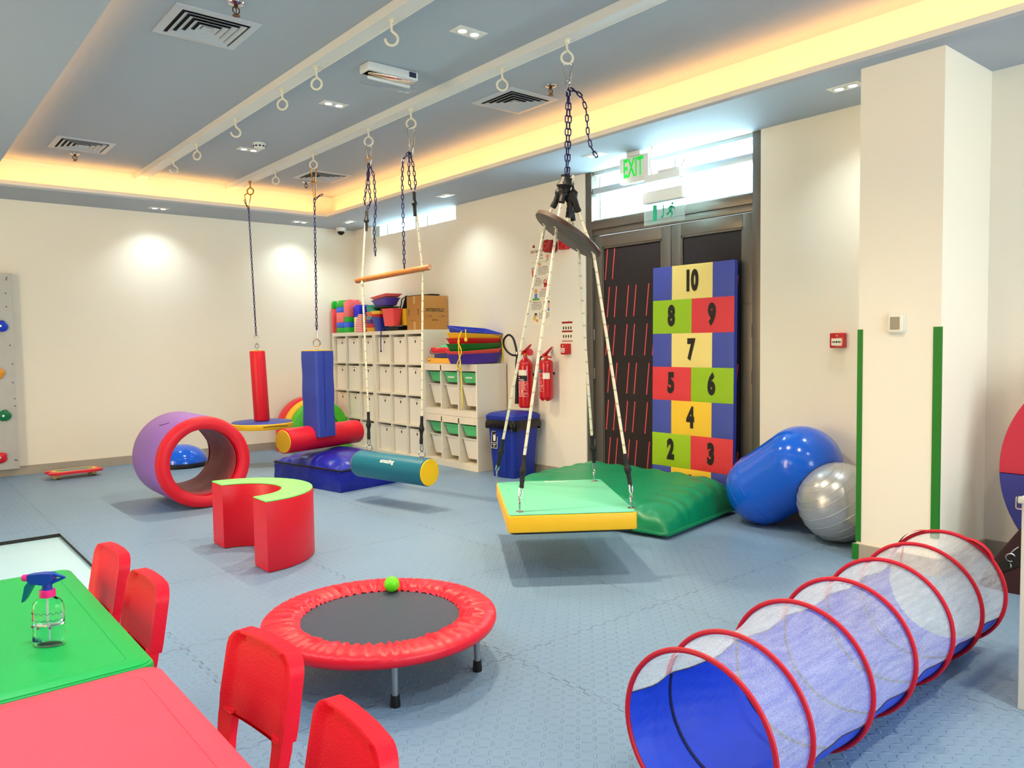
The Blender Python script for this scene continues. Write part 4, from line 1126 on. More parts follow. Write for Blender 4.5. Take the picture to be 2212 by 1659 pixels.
for x, z, cl, rz in ((1.0, 1.528, (.08, .25, .80), .3), (.955, 1.044, (.95, .62, .12), -.3), (.99, .628, (.04, .48, .28), .1), (.945, .213, (.85, .10, .16), .5)):
    b = MB(); q = TR((x, 9.192, z), 0, 0, rz); sd = x * 7
    M2 = Matrix.Rotation(rz, 4, 'Y')
    b.sphere((0, 0, 0), .06, 24, 14, sc=(1.25, .62, .85))
    for v in b.bm.verts:
        k = 1 + .22 * nz(v.co, 22, sd); v.co = V((v.co.x * k, v.co.y, v.co.z * k * (1.0 + .5 * v.co.x / .08)))
        v.co.y = min(v.co.y, .013); v.co = M2 @ v.co + V((x, 9.192, z))
    h = obj('hold', b, mat('hold_%d' % int(z * 100), cl, .4), t, True, smooth=80)
    b = MB(); b.lathe([(.0, 0), (.011, 0), (.011, .005), (.0, .006)], (x + .012, 9.1565, z - .005), (0, -1, 0), seg=14); obj('bolt', b, m_steel, h, True)

# ---------------------------------------------------------------- storage along the right wall
m_shelf = mat('white_melamine', (0.90, 0.87, 0.80), 0.45)
m_bin = mat('white_card_bin', (0.93, 0.91, 0.86), 0.6)
m_hole = mat('grip_hole', (0.05, 0.03, 0.03), 0.8)
m_tag = mat('grey_print', (0.62, 0.58, 0.55), 0.7)
XS, KT = 4.62, 1.445
def cubby(y0, y1, label, side=False):
    """three by four compartments, open towards the room"""
    t = thing('cube_shelf', label, 'shelving unit', (4.82, (y0 + y1) / 2, 0), 0, 'cube shelves')
    b = MB(); b.box((XS, y0, 0), (5.0, y0 + .036, KT), bev=.002); obj('side_panel', b, m_shelf, t, True, smooth=None)
    b = MB(); b.box((XS, y1 - .036, 0), (5.0, y1, KT), bev=.002); obj('side_panel', b, m_shelf, t, True, smooth=None)
    b = MB(); b.box((XS, y0 + .036, KT - .045), (5.0, y1 - .036, KT), bev=.002); obj('top_panel', b, m_shelf, t, True, smooth=None)
    b = MB(); b.box((XS, y0 + .036, 0), (5.0, y1 - .036, .045), bev=.002); obj('bottom_panel', b, m_shelf, t, True, smooth=None)
    b = MB(); b.box((4.985, y0 + .036, .045), (4.998, y1 - .036, KT - .045)); obj('back_panel', b, m_shelf, t, True, smooth=None)
    w = (y1 - y0 - .072 - 2 * .02) / 3; h = (KT - .09 - 3 * .02) / 4; cells = []
    for k in (1, 2):
        b = MB(); y = y0 + .036 + k * w + (k - 1) * .02; b.box((XS + .003, y, .045), (4.985, y + .02, KT - .045)); obj('divider', b, m_shelf, t, True, smooth=None)
    for k in (1, 2, 3):
        z = .045 + k * h + (k - 1) * .02
        for c_ in range(3):
            y = y0 + .036 + c_ * (w + .02); b = MB(); b.box((XS + .003, y, z), (4.985, y + w, z + .02)); obj('shelf', b, m_shelf, t, True, smooth=None)
    for r in range(4):
        for c_ in range(3): cells.append((r, c_, y0 + .036 + c_ * (w + .02), .045 + r * (h + .02), w, h))
    return t, cells
bin0 = None
def make_bin(w, h):
    t = thing('storage_bin', 'x', 'storage bin', (0, 0, 0))
    b = MB(); g = .004
    b.box((0, -w / 2, 0), (.006, w / 2, h)); b.box((.006, -w / 2, 0), (.31, -w / 2 + .005, h)); b.box((.006, w / 2 - .005, 0), (.31, w / 2, h)); b.box((.304, -w / 2 + .005, 0), (.31, w / 2 - .005, h)); b.box((.006, -w / 2 + .005, 0), (.304, w / 2 - .005, .005))
    obj('box', b, m_bin, t, smooth=None)
    b = MB(); b.lathe([(.0, 0), (.011, 0), (.011, .0012), (.0, .0012)], (0, 0, h - .055), (-1, 0, 0), seg=20)
    for v in b.bm.verts: v.co.z = h - .055 + (v.co.z - h + .055) * 1.55
    obj('grip_hole', b, m_hole, t)
    b = MB(); b.box((-.0008, -.045, h - .020), (-.0002, .045, h - .014)); obj('name_strip', b, m_tag, t, smooth=None)
    return t
def bins(cells, which, group):
    global bin0
    for r, c_, y, z, w, h in cells:
        bw, bh = w - .024, h - .028
        if bin0 is None: o = bin0 = make_bin(bw, bh)
        else: o = dup(bin0, (0, 0, 0))
        rr = random.Random(r * 7 + c_ + len(which))
        dx = rr.uniform(.006, .036); dy = rr.uniform(-.006, .006)
        o.location = (XS + .012 + dx, y + w / 2 + dy, z); o['group'] = group
        rw = ('bottom', 'second lowest', 'second highest', 'top')[r]
        cl = (('column by the tray units', 'middle column', 'column at the seam') if which == 'near' else ('column at the seam', 'middle column', 'column by the back wall'))[c_]
        o['label'] = 'white storage bin, %s row, %s, %s cube shelf' % (rw, cl, 'nearer' if which == 'near' else 'further')
s1, cells1 = cubby(8.128, 9.195, 'white cube shelf of twelve bins beside the back wall')
s2, cells2 = cubby(7.060, 8.125, 'white cube shelf of twelve bins next to the tray units')
bins(cells1, 'far', 'white storage bins in the cube shelves'); bins(cells2, 'near', 'white storage bins in the cube shelves')

# two stacked tray units
m_tray = mat('mint_tray', (0.35, 0.78, 0.50), 0.4)
m_wtray = mat('white_tray', (0.92, 0.90, 0.86), 0.45)
TY0, TY1 = 6.105, 7.055
def tray_unit(z0, label):
    t = thing('tray_unit', label, 'shelving unit', (4.82, 6.58, z0), 0, 'tray units')
    H_ = .538
    b = MB()
    b.box((XS, TY0, z0), (5.0, TY0 + .02, z0 + H_), bev=.0015); obj('side_panel', b, m_shelf, t, True, smooth=None)
    b = MB(); b.box((XS, TY1 - .02, z0), (5.0, TY1, z0 + H_), bev=.0015); obj('side_panel', b, m_shelf, t, True, smooth=None)
    b = MB(); b.box((XS, TY0 + .02, z0 + H_ - .018), (5.0, TY1 - .02, z0 + H_)); obj('top_panel', b, m_shelf, t, True, smooth=None)
    b = MB(); b.box((XS, TY0 + .02, z0 + H_ - .072), (XS + .015, TY1 - .02, z0 + H_ - .018)); obj('fascia', b, m_shelf, t, True, smooth=None)
    b = MB(); b.box((XS, TY0 + .02, z0), (5.0, TY1 - .02, z0 + .062)); obj('plinth', b, m_shelf, t, True, smooth=None)
    b = MB(); b.box((4.988, TY0 + .02, z0 + .062), (4.998, TY1 - .02, z0 + H_ - .018)); obj('back_panel', b, m_shelf, t, True, smooth=None)
    w = (TY1 - TY0 - .04 - .036) / 3
    for k in (1, 2):
        y = TY0 + .02 + k * w + (k - 1) * .018; b = MB(); b.box((XS, y, z0 + .062), (4.988, y + .018, z0 + H_ - .018)); obj('divider', b, m_shelf, t, True, smooth=None)
    b = MB()
    for c_ in range(3):
        for zz in (.18, .305, .435):
            for s_ in (0, 1):
                y = TY0 + .02 + c_ * (w + .018) + (s_ * (w - .007)); b.box((XS + .01, y, z0 + zz - .004), (4.97, y + .007, z0 + zz + .004))
    obj('runners', b, m_shelf, t, True, smooth=None)
    return [TY0 + .02 + c_ * (w + .018) + w / 2 for c_ in range(3)], w
def tray_mesh(w, d, h, taper, lip=.012, th=.003):
    """open tray: rim at z=0, hanging down; front at x=0"""
    b = MB()
    def rr(s, z, g=0): return [V((p[0] + d / 2, p[1], z)) for p in rrect(d - 2 * s + 2 * g, w - 2 * s + 2 * g, .018, 4)]
    b.rings([rr(.0, -.006, lip), rr(.0, 0, lip), rr(th, 0), rr(taper, -h + th), ], cap=False)
    b.rings([rr(.0, -.006, lip), rr(.0, -.006), rr(taper - th, -h)], cap=False)
    b._f([b.bm.verts.new(p) for p in rr(taper, -h + th)]); b._f([b.bm.verts.new(p) for p in rr(taper - th, -h)][::-1])
    return b
tm = {}
late = []
def tray(kind, x, y, z, w, label, group, m, strip=False):
    if kind not in tm:
        t = thing('storage_tray', label, 'storage tray', (0, 0, 0))
        h = .105 if kind == 'shallow' else .212
        obj('tub', tray_mesh(w - .036, .29, h, .030 if kind == 'shallow' else .038), m, t)
        tm[kind] = t; o = t
    else: o = dup(tm[kind], (0, 0, 0))
    o.location = (x, y, z); o['label'] = label; o['group'] = group
    if strip:
        b = MB(); b.box((.008, -.055, -.060), (.010, .055, -.046)); late.append((o, b))
    return o
ys1, w_ = tray_unit(0.540, 'upper white tray unit with mint and white trays')
ys0, w_ = tray_unit(0.0, 'lower white tray unit standing on the floor beside the blue bin')
cn = ('column beside the bin', 'middle column', 'column next to the cube shelf')
for z0, ys, nm in ((.540, ys1, 'upper'), (0.0, ys0, 'lower')):
    for c_, y in enumerate(ys):
        tray('shallow', XS + .018 + (0, .0, .02)[c_], y, z0 + .452, w_, 'shallow mint green tray, %s of the %s tray unit' % (cn[c_], nm), 'mint trays', m_tray, strip=(nm == 'upper' and c_ < 2))
        tray('deep', XS + .028 + (0, .01, .02)[c_], y, z0 + .322, w_, 'deep white tray, %s of the %s tray unit' % (cn[c_], nm), 'deep white trays', m_wtray)

for o, b in late: obj('name_strip', b, m_bin, o, smooth=None, label='white name strip')

# ---- things on top of the cube shelves
bl = {k: mat('block_' + k, v, .4) for k, v in dict(green=(.05, .66, .12), red=(.95, .42, .42), blue=(.08, .36, .90), navy=(.10, .16, .82), cream=(.97, .84, .62), coral=(.93, .30, .32)).items()}
def block(x, y, z, w, d, h, col, label, studs=True):
    t = thing('toy_block', label, 'toy block', (x, y, z), 0, 'giant building blocks on the cube shelf')
    b = MB(); b.box((-d / 2, -w / 2, 0), (d / 2, w / 2, h - .001), bev=.005); obj('body', b, bl[col], t)
    if studs:
        n = max(1, round(w / .09)); m_ = max(1, round(d / .09)); b = MB()
        for i in range(n):
            for j in range(m_): b.lathe([(.0, h - .002), (.030, h - .002), (.029, h + .019), (.026, h + .022), (.0, h + .022)], (-d / 2 + (j + .5) * d / m_, -w / 2 + (i + .5) * w / n, 0), seg=16)
        obj('studs', b, bl[col], t)
    return t
bx = 4.72
# main tower, bottom to top (two columns side by side)
z = KT + .001
hs = .065
ya, yb = 8.985, 8.815
st = [('green', 1), ('blue', 1), ('red', 2), ('blue', 1), ('green', 1)]
zz = z
for i, (c_, n_) in enumerate(st):
    block(bx, ya, zz, .20, .18, hs * n_, c_, ('green block at the foot of the block tower', 'blue block on the lowest green block of the tower', 'tall pink block in the middle of the block tower', 'blue block under the green top of the tower', 'green studded block crowning the block tower')[i], i == len(st) - 1); zz += hs * n_
zz = z
for i, (c_, n_) in enumerate([('green', 1), ('blue', 1), ('green', 1), ('red', 3)]):
    block(bx, yb, zz, .135, .18, hs * n_, c_, ('green block at the foot of the narrow column beside the tower', 'blue block second in the narrow column', 'green block third in the narrow column', 'tall pink studded block crowning the narrow column')[i], i == 3); zz += hs * n_
block(bx + .06, 9.135, z, .07, .18, hs * 6.2, 'cream', 'tall cream block behind the tower at the back wall side')
block(bx - .02, 9.19, z, .055, .14, hs * 4.8, 'coral', 'tall coral block at the very end of the shelf', False)
block(bx - .02, 9.19, z + hs * 4.8, .055, .14, hs * 1.2, 'green', 'small green block on the tall coral block')
block(bx + .04, 8.60, z, .18, .18, hs * 2.9, 'cream', 'broad cream block carrying a blue block', False)
block(bx + .04, 8.64, z + hs * 2.9, .155, .16, hs * 2.0, 'navy', 'blue studded block on the broad cream block')
block(bx + .12, 8.46, z, .09, .16, hs * 4.6, 'red', 'tall pink block behind the striped ramp', False)
t = thing('striped_ramp', 'quarter-round red and white striped toy ramp on the cube shelf', 'toy ramp', (4.66, 8.48, z))
b = MB(); m_st = [mat('stripe_red', (.86, .12, .18), .45), mat('stripe_white', (.97, .86, .80), .45)]
n = 20; P0 = []
for k in range(n + 1):
    a = k / n; zc = .215 * a; wd = .165 * math.sqrt(max(0, 1 - (a * .88) ** 2)); P0.append((wd, zc))
for k in range(n):
    b.mi = k % 2
    (w0, z0), (w1, z1) = P0[k], P0[k + 1]
    y0 = 8.42
    q = [V((4.63, y0, z + z0)), V((4.63, y0 + w0, z + z0)), V((4.69, y0 + w0, z + z0)), V((4.69, y0, z + z0))]; q2 = [V((4.63, y0, z + z1)), V((4.63, y0 + w1, z + z1)), V((4.69, y0 + w1, z + z1)), V((4.69, y0, z + z1))]
    b.rings([q, q2])
obj('body', b, m_st, t, True, smooth=None)

cb = {k: mat('caddy_' + k, v, .4) for k, v in dict(teal=(.05, .62, .54), orange=(.95, .44, .14), grey=(.45, .58, .66), violet=(.34, .20, .58), red=(.80, .06, .10), amber=(.93, .66, .10), purple=(.36, .26, .66), pink=(.95, .42, .42), dgreen=(.03, .30, .12), blue=(.14, .22, .66), coral=(.96, .30, .30), yellow=(.98, .80, .20)).items()}
def tub(name, x, y, z, w, d, h, col, label, taper=.02, rz=0, tilt=0, grp='plastic tubs on the cube shelf', cat='plastic tub'):
    """an open plastic tub, base at z"""
    t = thing(name, label, cat, (x, y, z), 0, grp, rot=(tilt, 0, rz))
    def rr(s, zz, g=0): return [V((p[0], p[1], zz)) for p in rrect(d - 2 * s + 2 * g, w - 2 * s + 2 * g, min(w, d) * .16, 5)]
    b = MB(); b.rings([rr(taper, 0), rr(0, h - .008), rr(0, h - .008, .008), rr(0, h, .008), rr(.004, h), rr(taper + .004, .004)]); obj('shell', b, cb[col], t)
    return t
# six square tubs nested in a pile
for i, (c_, lb) in enumerate((('amber', 'amber tub at the bottom of the pile of square tubs'), ('red', 'red tub second from the bottom of the square tub pile'), ('violet', 'violet tub third in the square tub pile'), ('grey', 'blue-grey tub fourth in the square tub pile'), ('orange', 'orange tub just under the teal one'), ('teal', 'teal tub topping the pile of square tubs'))):
    tub('tub', 4.72, 8.24 - .004 * i, z + .046 * i, .19 + .005 * i, .17, .046 if i < 5 else .085, c_, lb, .006)
tub('tub', 4.69, 8.05, z, .17, .17, .165, 'blue', 'blue bucket under the red and yellow tubs', .022)
tub('tub', 4.69, 8.05, z + .166, .18, .18, .035, 'red', 'shallow red tub on the blue bucket', .008)
tub('tub', 4.69, 8.045, z + .202, .19, .19, .035, 'yellow', 'shallow yellow tub on the red one', .008)
tub('tub', 4.72, 7.99, z + .240, .34, .20, .045, 'dgreen', 'dark green oval tray under the purple basin', .05)
tub('tub', 4.72, 7.99, z + .290, .34, .20, .085, 'purple', 'purple basin beneath the pink one', .03, 0, -.07)
tub('tub', 4.72, 7.985, z + .385, .37, .22, .032, 'pink', 'pink basin on top of the purple basin', .02, 0, -.09)
t = tub('tub', 4.665, 7.77, z + .055, .24, .14, .20, 'coral', 'coral red tub lying on its side with a yellow rim', .02)
t.rotation_euler = (0, 0, 0)
t2 = tub('tub', 4.80, 7.70, z + .06, .20, .12, .19, 'yellow', 'yellow tub behind the coral red one', .02)
b = MB(); b.box((4.66, 7.64, z), (4.84, 7.92, z + .050), bev=.012); solo('folded_cloth', 'folded black bag lying under the coral red tub', 'bag', b, m_black, (4.75, 7.78, z))
t = thing('backpack', 'black bag propped upright behind the cardboard box', 'bag', (4.90, 7.62, z))
b = MB()
M_ = Matrix(((0, 0, 1, 4.84), (1, 0, 0, 7.62), (0, 1, 0, z), (0, 0, 0, 1)))
b.prism([(-.12, .02), (-.12, 0), (.22, 0), (.22, .26), (.14, .40), (.05, .405), (-.40, .40), (-.42, .385), (-.12, .36)], 0, .12, M_, bev=.012); obj('body', b, mat('black_cloth', (.06, .045, .05), .8, bump=(20, .4)), t, True)
b = MB(); b.tube([(4.83, 7.86, z + .22), (4.82, 7.80, z + .37), (4.83, 7.70, z + .405)], .006, 6); obj('strap', b, m_black, t, True)
t = thing('cord', 'navy cord with a bead hanging down over the cube shelf front', 'cord', (4.612, 7.93, z))
b = MB(); b.tube([(4.72, 8.10, z + .24), (4.62, 8.12, z + .20), (4.605, 8.16, z + .13), (4.66, 8.19, z + .10)], .005, 6)
obj('loop', b, mat('navy_cord', (.14, .16, .40), .6), t, True)
b = MB(); b.tube([(4.66, 7.88, z + .045), (4.625, 7.90, z + .03), (4.608, 7.93, z - .01), (4.606, 7.935, z - .12), (4.606, 7.935, z - .225)], .0055, 6); b.sphere((4.606, 7.935, z - .235), .012, 12, 8)
obj('hanging_end', b, MATS['navy_cord'], t, True)

# cardboard carton
m_card = mat('cardboard', (.72, .50, .24), .8, var=.06, vscale=5, bump=(60, .1))
m_ink = mat('carton_ink', (.16, .17, .11), .8)
t = thing('cardboard_box', 'brown cardboard carton printed INTERFOLD on top of the cube shelf', 'cardboard box', (4.84, 7.29, z))
X0, X1, Yn, Yf, Zt = 4.665, 5.005, 7.135, 7.445, z + .375
b = MB(); b.box((X0, Yn, z), (X1, Yf, Zt), bev=.003); obj('carton', b, m_card, t, True, smooth=None)
fx = frame(((X0 + X1) / 2, Yn - .0006, z), (1, 0, 0), (0, 0, 1)); b = MB()
text_mesh(b, 'INTERFOLD', .050, fx @ Matrix.Translation((.0, .215, 0)), sx=.92, bold=.0012)
def serif(cx, y, w): b.box((cx - w / 2, y - .0012, -.0001), (cx + w / 2, y + .0012, .0001), fx)
for k, cx in enumerate((-.140, -.116, -.083, -.050, -.016, .024, .060, .098, .132)):
    serif(cx, .1985, .016); serif(cx, .2318, .016)
for cx in (-.118, .062):
    for lo, hi in (((-.016, -.016), (.016, -.0145)), ((-.016, .0145), (.016, .016)), ((-.016, -.016), (-.0145, .016)), ((.0145, -.016), (.016, .016))): b.box((cx + lo[0], .150 + lo[1], -.0001), (cx + hi[0], .150 + hi[1], .0001), fx)
text_mesh(b, '1 PLY', .024, fx @ Matrix.Translation((-.070, .150, 0)), sx=.85, bold=.0004); text_mesh(b, '2 PLY', .024, fx @ Matrix.Translation((.110, .150, 0)), sx=.85, bold=.0004)
text_mesh(b, '150 X 20', .024, fx @ Matrix.Translation((.0, .105, 0)), sx=.85, bold=.0006)
obj('printing', b, m_ink, t, True, smooth=None, label='dark printed lettering')
b = MB(); fl = frame((X0 - .0006, (Yn + Yf) / 2, z), (0, -1, 0), (0, 0, 1))
for cx in (-.115, .075):
    b.prism([(cx - .005, .16), (cx + .005, .16), (cx + .005, .215), (cx + .011, .215), (cx, .235), (cx - .011, .215), (cx - .005, .215)], -.0001, .0001, fl)
text_mesh(b, 'INTERFOLD', .014, fl @ Matrix.Translation((-.035, .105, 0)), sx=.9)
obj('arrows', b, m_ink, t, True, smooth=None)
b = MB(); b.box((-.022, .29, -.0003), (.018, .375, .0003), fl); b.box((-.020, .0, -.0003), (.020, .09, .0003), fl); obj('packing_tape', b, mat('brown_tape', (.80, .62, .38), .3), t, True, smooth=None)

# ---- things on top of the tray units
z = 1.079
pc = {k: mat('pile_' + k, v, .4) for k, v in dict(violet=(.28, .17, .60), coral=(.95, .32, .28), green=(.02, .42, .12), red=(.80, .07, .10), yellow=(.96, .74, .14), blue=(.14, .24, .74), ochre=(.95, .70, .22)).items()}
def flat_tray(x, y, z, d, w, h, col, label, rx=0, ry=0, tap=.028):
    t = thing('sand_tray', label, 'plastic tray', (x, y, z), 0, 'long trays piled on the tray units', rot=(rx, ry, 0))
    def rr(s, zz, g=0): return [V((p[0], p[1], zz)) for p in rrect(d - 2 * s + 2 * g, w - 2 * s + 2 * g, .03, 4)]
    b = MB(); b.rings([rr(tap, 0), rr(0, h - .006), rr(0, h - .006, .008), rr(0, h, .008), rr(.004, h), rr(tap + .004, .004)]); obj('shell', b, pc[col], t)
    return t
for zz, h, c_, lb, rx, ry in ((.006, .100, 'violet', 'violet tray at the bottom of the pile of long trays', 0, -.02), (.060, .082, 'coral', 'coral tray second in the pile of long trays', 0, -.05), (.128, .080, 'green', 'green tray in the middle of the pile of long trays', 0, -.01), (.186, .074, 'red', 'red tray above the green one', 0, .012), (.236, .072, 'yellow', 'yellow tray below the top blue one', .03, .04), (.275, .075, 'blue', 'blue tray on top of the pile of long trays', .20, .06)):
    flat_tray(4.755, 6.325, z + zz, .50, .30, h, c_, lb, rx, ry)
m_ycord = mat('yellow_cord', (.96, .84, .20), .55)
t = thing('cord', 'yellow cord looped through the tray pile and trailing down the tray unit', 'cord', (4.49, 6.30, z))
b = MB()
P = [(4.50, 6.180, z + .33), (4.488, 6.20, z + .28), (4.486, 6.225, z + .22), (4.488, 6.19, z + .17), (4.484, 6.17, z + .12), (4.486, 6.20, z + .07), (4.484, 6.235, z + .02), (4.482, 6.245, z - .02), (4.482, 6.215, z - .05), (4.482, 6.19, z - .02), (4.484, 6.19, z + .03), (4.486, 6.21, z + .10), (4.486, 6.215, z + .18), (4.490, 6.21, z + .25)]
def spline(P, n=6):
    P = [V(p) for p in P]; out = []
    for i in range(len(P) - 1):
        p0, p1, p2, p3 = P[max(i - 1, 0)], P[i], P[i + 1], P[min(i + 2, len(P) - 1)]
        for k in range(n):
            s = k / n; out.append(.5 * ((2 * p1) + (p2 - p0) * s + (2 * p0 - 5 * p1 + 4 * p2 - p3) * s * s + (3 * p1 - p0 - 3 * p2 + p3) * s ** 3))
    return out + [P[-1]]
b.tube(spline(P), .0062, 8); obj('loops', b, m_ycord, t, True)
b = MB(); b.tube(spline([(4.484, 6.20, z + .02), (4.500, 6.20, z - .08), (4.505, 6.20, z - .30), (4.505, 6.195, z - .40), (4.500, 6.21, z - .44)]), .0065, 8); obj('trailing_end', b, m_ycord, t, True)
b = MB(); b.tube(spline([(4.53, 6.155, z + .345), (4.526, 6.150, z + .33), (4.526, 6.148, z + .26)]), .006, 8); b.sphere((4.526, 6.148, z + .245), .017, 14, 10, sc=(1, 1, 1.3)); obj('knotted_end', b, m_ycord, t, True)
b = MB(); b.tube(spline([(5.005, 6.20, z + .27), (5.012, 6.18, z + .2), (5.012, 6.17, z + .1), (5.005, 6.175, z + .02)]), .0055, 8); obj('far_end', b, m_ycord, t, True)
b = MB(); b.box((4.65, 6.50, z), (4.95, 7.03, z + .056), bev=.006); o = obj('board', b, pc['ochre'], None, loc=(4.80, 6.80, z)); tag(o, 'flat yellow-orange wooden box lying on the tray unit', 'box')
b = MB(); b.box((4.6485, 6.97, z + .022), (4.651, 7.005, z + .030)); obj('slot', b, m_hole, o, True)
b = MB(); b.box((4.66, 6.50, z + .058), (4.93, 6.91, z + .105), bev=.006); o = obj('case', b, mat('navy_case', (.15, .16, .46), .4), None, loc=(4.79, 6.76, z + .058)); tag(o, 'dark blue flat case between the yellow box and the colourful bag', 'case')
t = thing('zip_bag', 'soft red and mint zip bag lying on the dark blue case', 'bag', (4.79, 6.76, z + .107))
b = MB(); N_ = 20
def bagz(u, w, hi):
    U, W_ = abs(2 * u - 1), abs(2 * w - 1); k = (1 - U ** 3) * (1 - W_ ** 3); return k
def bagp(u, w, z0, hh, ex=0):
    x = 4.655 + .27 * u; y = 6.49 + .44 * w; return V((x, y, z + .107 + z0 + hh * bagz(u, w, 1) ** .5 + .006 * nz((u * 3, w * 5, 0), 1.4, 3)))
b.grid(lambda u, w: bagp(u, w, .045, .045), N_, N_); obj('mint_top', b, mat('mint_cloth', (.30, .74, .56), .7), t, True)
b = MB(); b.grid(lambda u, w: V((bagp(u, w, 0, 0).x, bagp(u, w, 0, 0).y, z + .108 + .035 * max(abs(2 * u - 1), abs(2 * w - 1)) ** 8)), N_, N_)
ed = [(i / 15, 0) for i in range(16)] + [(1, i / 15) for i in range(1, 16)] + [(1 - i / 15, 1) for i in range(1, 16)] + [(0, 1 - i / 15) for i in range(1, 15)]
b.rings([[V((bagp(u, w, 0, 0).x + (u - .5) * .03 * math.sin(PI * s), bagp(u, w, 0, 0).y + (w - .5) * .03 * math.sin(PI * s), z + .110 + .06 * s + .012 * math.sin((u + w) * 14) * s * (1 - s) * 4)) for u, w in ed] for s in (0, .25, .5, .75, 1)], cap=False)
obj('red_side', b, mat('red_cloth', (.84, .14, .22), .7), t, True)
b = MB(); b.tube([bagp(u, w, .052, 0) + V((0, 0, .002)) for u, w in ed], .005, 6, closed=True); obj('yellow_piping', b, m_pyel, t, True)
b = MB(); b.torus((4.665, 6.955, z + .12), (.8, .3, .2), .022, .005, 16, 6); obj('loop_handle', b, mat('purple_strap', (.30, .14, .45), .6), t, True)

# ---------------------------------------------------------------- on the right wall and the column
m_red = mat('fire_red', (.76, .02, .07), .25, coat=.3)
m_redd = mat('deep_red', (.62, .03, .09), .4)
m_cream = mat('cream_paper', (.93, .90, .82), .6)
m_paper = mat('poster_paper', (.97, .93, .84), .6)
m_txt = mat('dark_print', (.22, .17, .15), .7)
def wall_frame(x, y, z): return frame((x, y, z), (0, -1, 0), (0, 0, 1))     # as seen from the room: x right, y up, z out

# poster about calming down
t = thing('poster', 'tall cream paper poster of self-regulation tips on the white wall', 'poster', (XR - .002, 5.59, 1.45))
PW_, PH_ = .305, .815
F = wall_frame(XR - .0008, 5.745, 1.452)
b = MB(); b.box((0, 0, 0), (PW_, PH_, .0006), F); obj('sheet', b, m_paper, t, True, smooth=None)
F = wall_frame(XR - .0016, 5.745, 1.452)
m_ptitle = mat('poster_maroon', (.45, .10, .16), .7)
b = MB()
text_mesh(b, 'SELF-REGULATION', .034, F @ Matrix.Translation((.15, .715, 0)), sx=.92, bold=.0009)
text_mesh(b, 'IDEAS', .034, F @ Matrix.Translation((.15, .675, 0)), sx=.92, bold=.0009)
text_mesh(b, 'for children', .022, F @ Matrix.Translation((.15, .645, 0)), sx=.92, bold=.0005)
heads = (('Play a mindful game', .20, .560), ('Be like water', .11, .455), ('Take a time out', .215, .345), ('Breathing exercise', .10, .225), ('Grounding', .205, .135))
for s_, cx, cy in heads: text_mesh(b, s_, .018, F @ Matrix.Translation((cx, cy, 0)), sx=.85, bold=.0005)
b.prism([(.045, .755), (.085, .755), (.080, .772), (.070, .780), (.066, .795), (.062, .780), (.052, .772)], 0, .0002, F)
obj('headings', b, m_ptitle, t, True, smooth=None, label='maroon headings')
b = MB(); rr_ = random.Random(11)
for s_, cx, cy in heads:
    for k in range(5):
        y = cy - .020 - k * .0125; x0 = cx - .075; xe = cx + .075 - (rr_.uniform(.02, .07) if k == 4 else 0)
        x = x0
        while x < xe:
            l = rr_.uniform(.008, .022); b.box((x, y, 0), (min(x + l, xe), y + .0045, .0002), F); x += l + .004
obj('text_lines', b, m_txt, t, True, smooth=None)
pics = {'skin': (.93, .72, .58), 'red': (.82, .22, .25), 'hair': (.20, .12, .12), 'blue': (.38, .52, .80), 'green': (.45, .66, .25), 'orange': (.93, .58, .30), 'pink': (.95, .62, .58), 'yellow': (.90, .78, .30)}
pm_ = [mat('pic_' + k, v, .6) for k, v in pics.items()]; ix = {k: i for i, k in enumerate(pics)}
def dsc(cx, cy, r, k, sx=1.0, zz=.0002): b.prism([(cx + r * sx * math.cos(2 * PI * i / 16), cy + r * math.sin(2 * PI * i / 16)) for i in range(16)], 0, zz, F, mi=ix[k])
def bxx(x0, y0, x1, y1, k): b.prism([(x0, y0), (x1, y0), (x1, y1), (x0, y1)], 0, .0002, F, mi=ix[k])
def pic(label): obj('drawing', b, pm_, t, True, smooth=None, label=label)
b = MB(); bxx(.03, .610, .24, .6125, 'green'); bxx(.235, .600, .2415, .6145, 'green'); dsc(.262, .655, .022, 'pink'); dsc(.262, .625, .012, 'green', .8); bxx(.2405, .611, .263, .616, 'green'); pic('drawn pink tulip on a green line')
b = MB(); dsc(.15, .588, .014, 'orange', 1.3); pic('orange leaf')
for cx, k in ((.045, 'red'), (.085, 'blue')):
    b = MB(); dsc(cx, .552, .013, 'hair'); dsc(cx, .549, .009, 'skin', 1, .0003); bxx(cx - .010, .499, cx + .010, .541, k); bxx(cx - .008, .475, cx + .008, .50, 'red' if k == 'red' else 'green'); pic('drawn standing child in ' + k)
b = MB(); dsc(.225, .415, .026, 'red'); dsc(.225, .418, .015, 'skin', 1, .0003); bxx(.205, .365, .28, .40, 'red'); bxx(.27, .399, .285, .43, 'orange'); dsc(.268, .44, .016, 'green'); pic('drawn child in a red hood with toys')
b = MB(); bxx(.185, .335, .255, .352, 'pink'); pic('pink brush mark')
b = MB(); dsc(.09, .33, .024, 'orange'); dsc(.09, .322, .017, 'skin', 1, .0003); bxx(.07, .264, .11, .310, 'blue'); bxx(.04, .243, .14, .265, 'green'); pic('drawn child sitting on a green mat')
for cx in (.22, .27):
    b = MB(); dsc(cx, .215, .018, 'hair'); dsc(cx, .206, .014, 'skin', 1, .0003); bxx(cx - .014, .164, cx + .014, .195, 'skin'); bxx(cx - .012, .135, cx + .012, .165, 'blue'); pic('drawn dark-haired child in blue shorts')
b = MB(); dsc(.085, .10, .022, 'hair'); dsc(.088, .092, .014, 'skin', 1, .0003); bxx(.045, .05, .0855, .085, 'yellow'); bxx(.085, .035, .12, .06, 'orange'); pic('drawn crouching child in yellow')

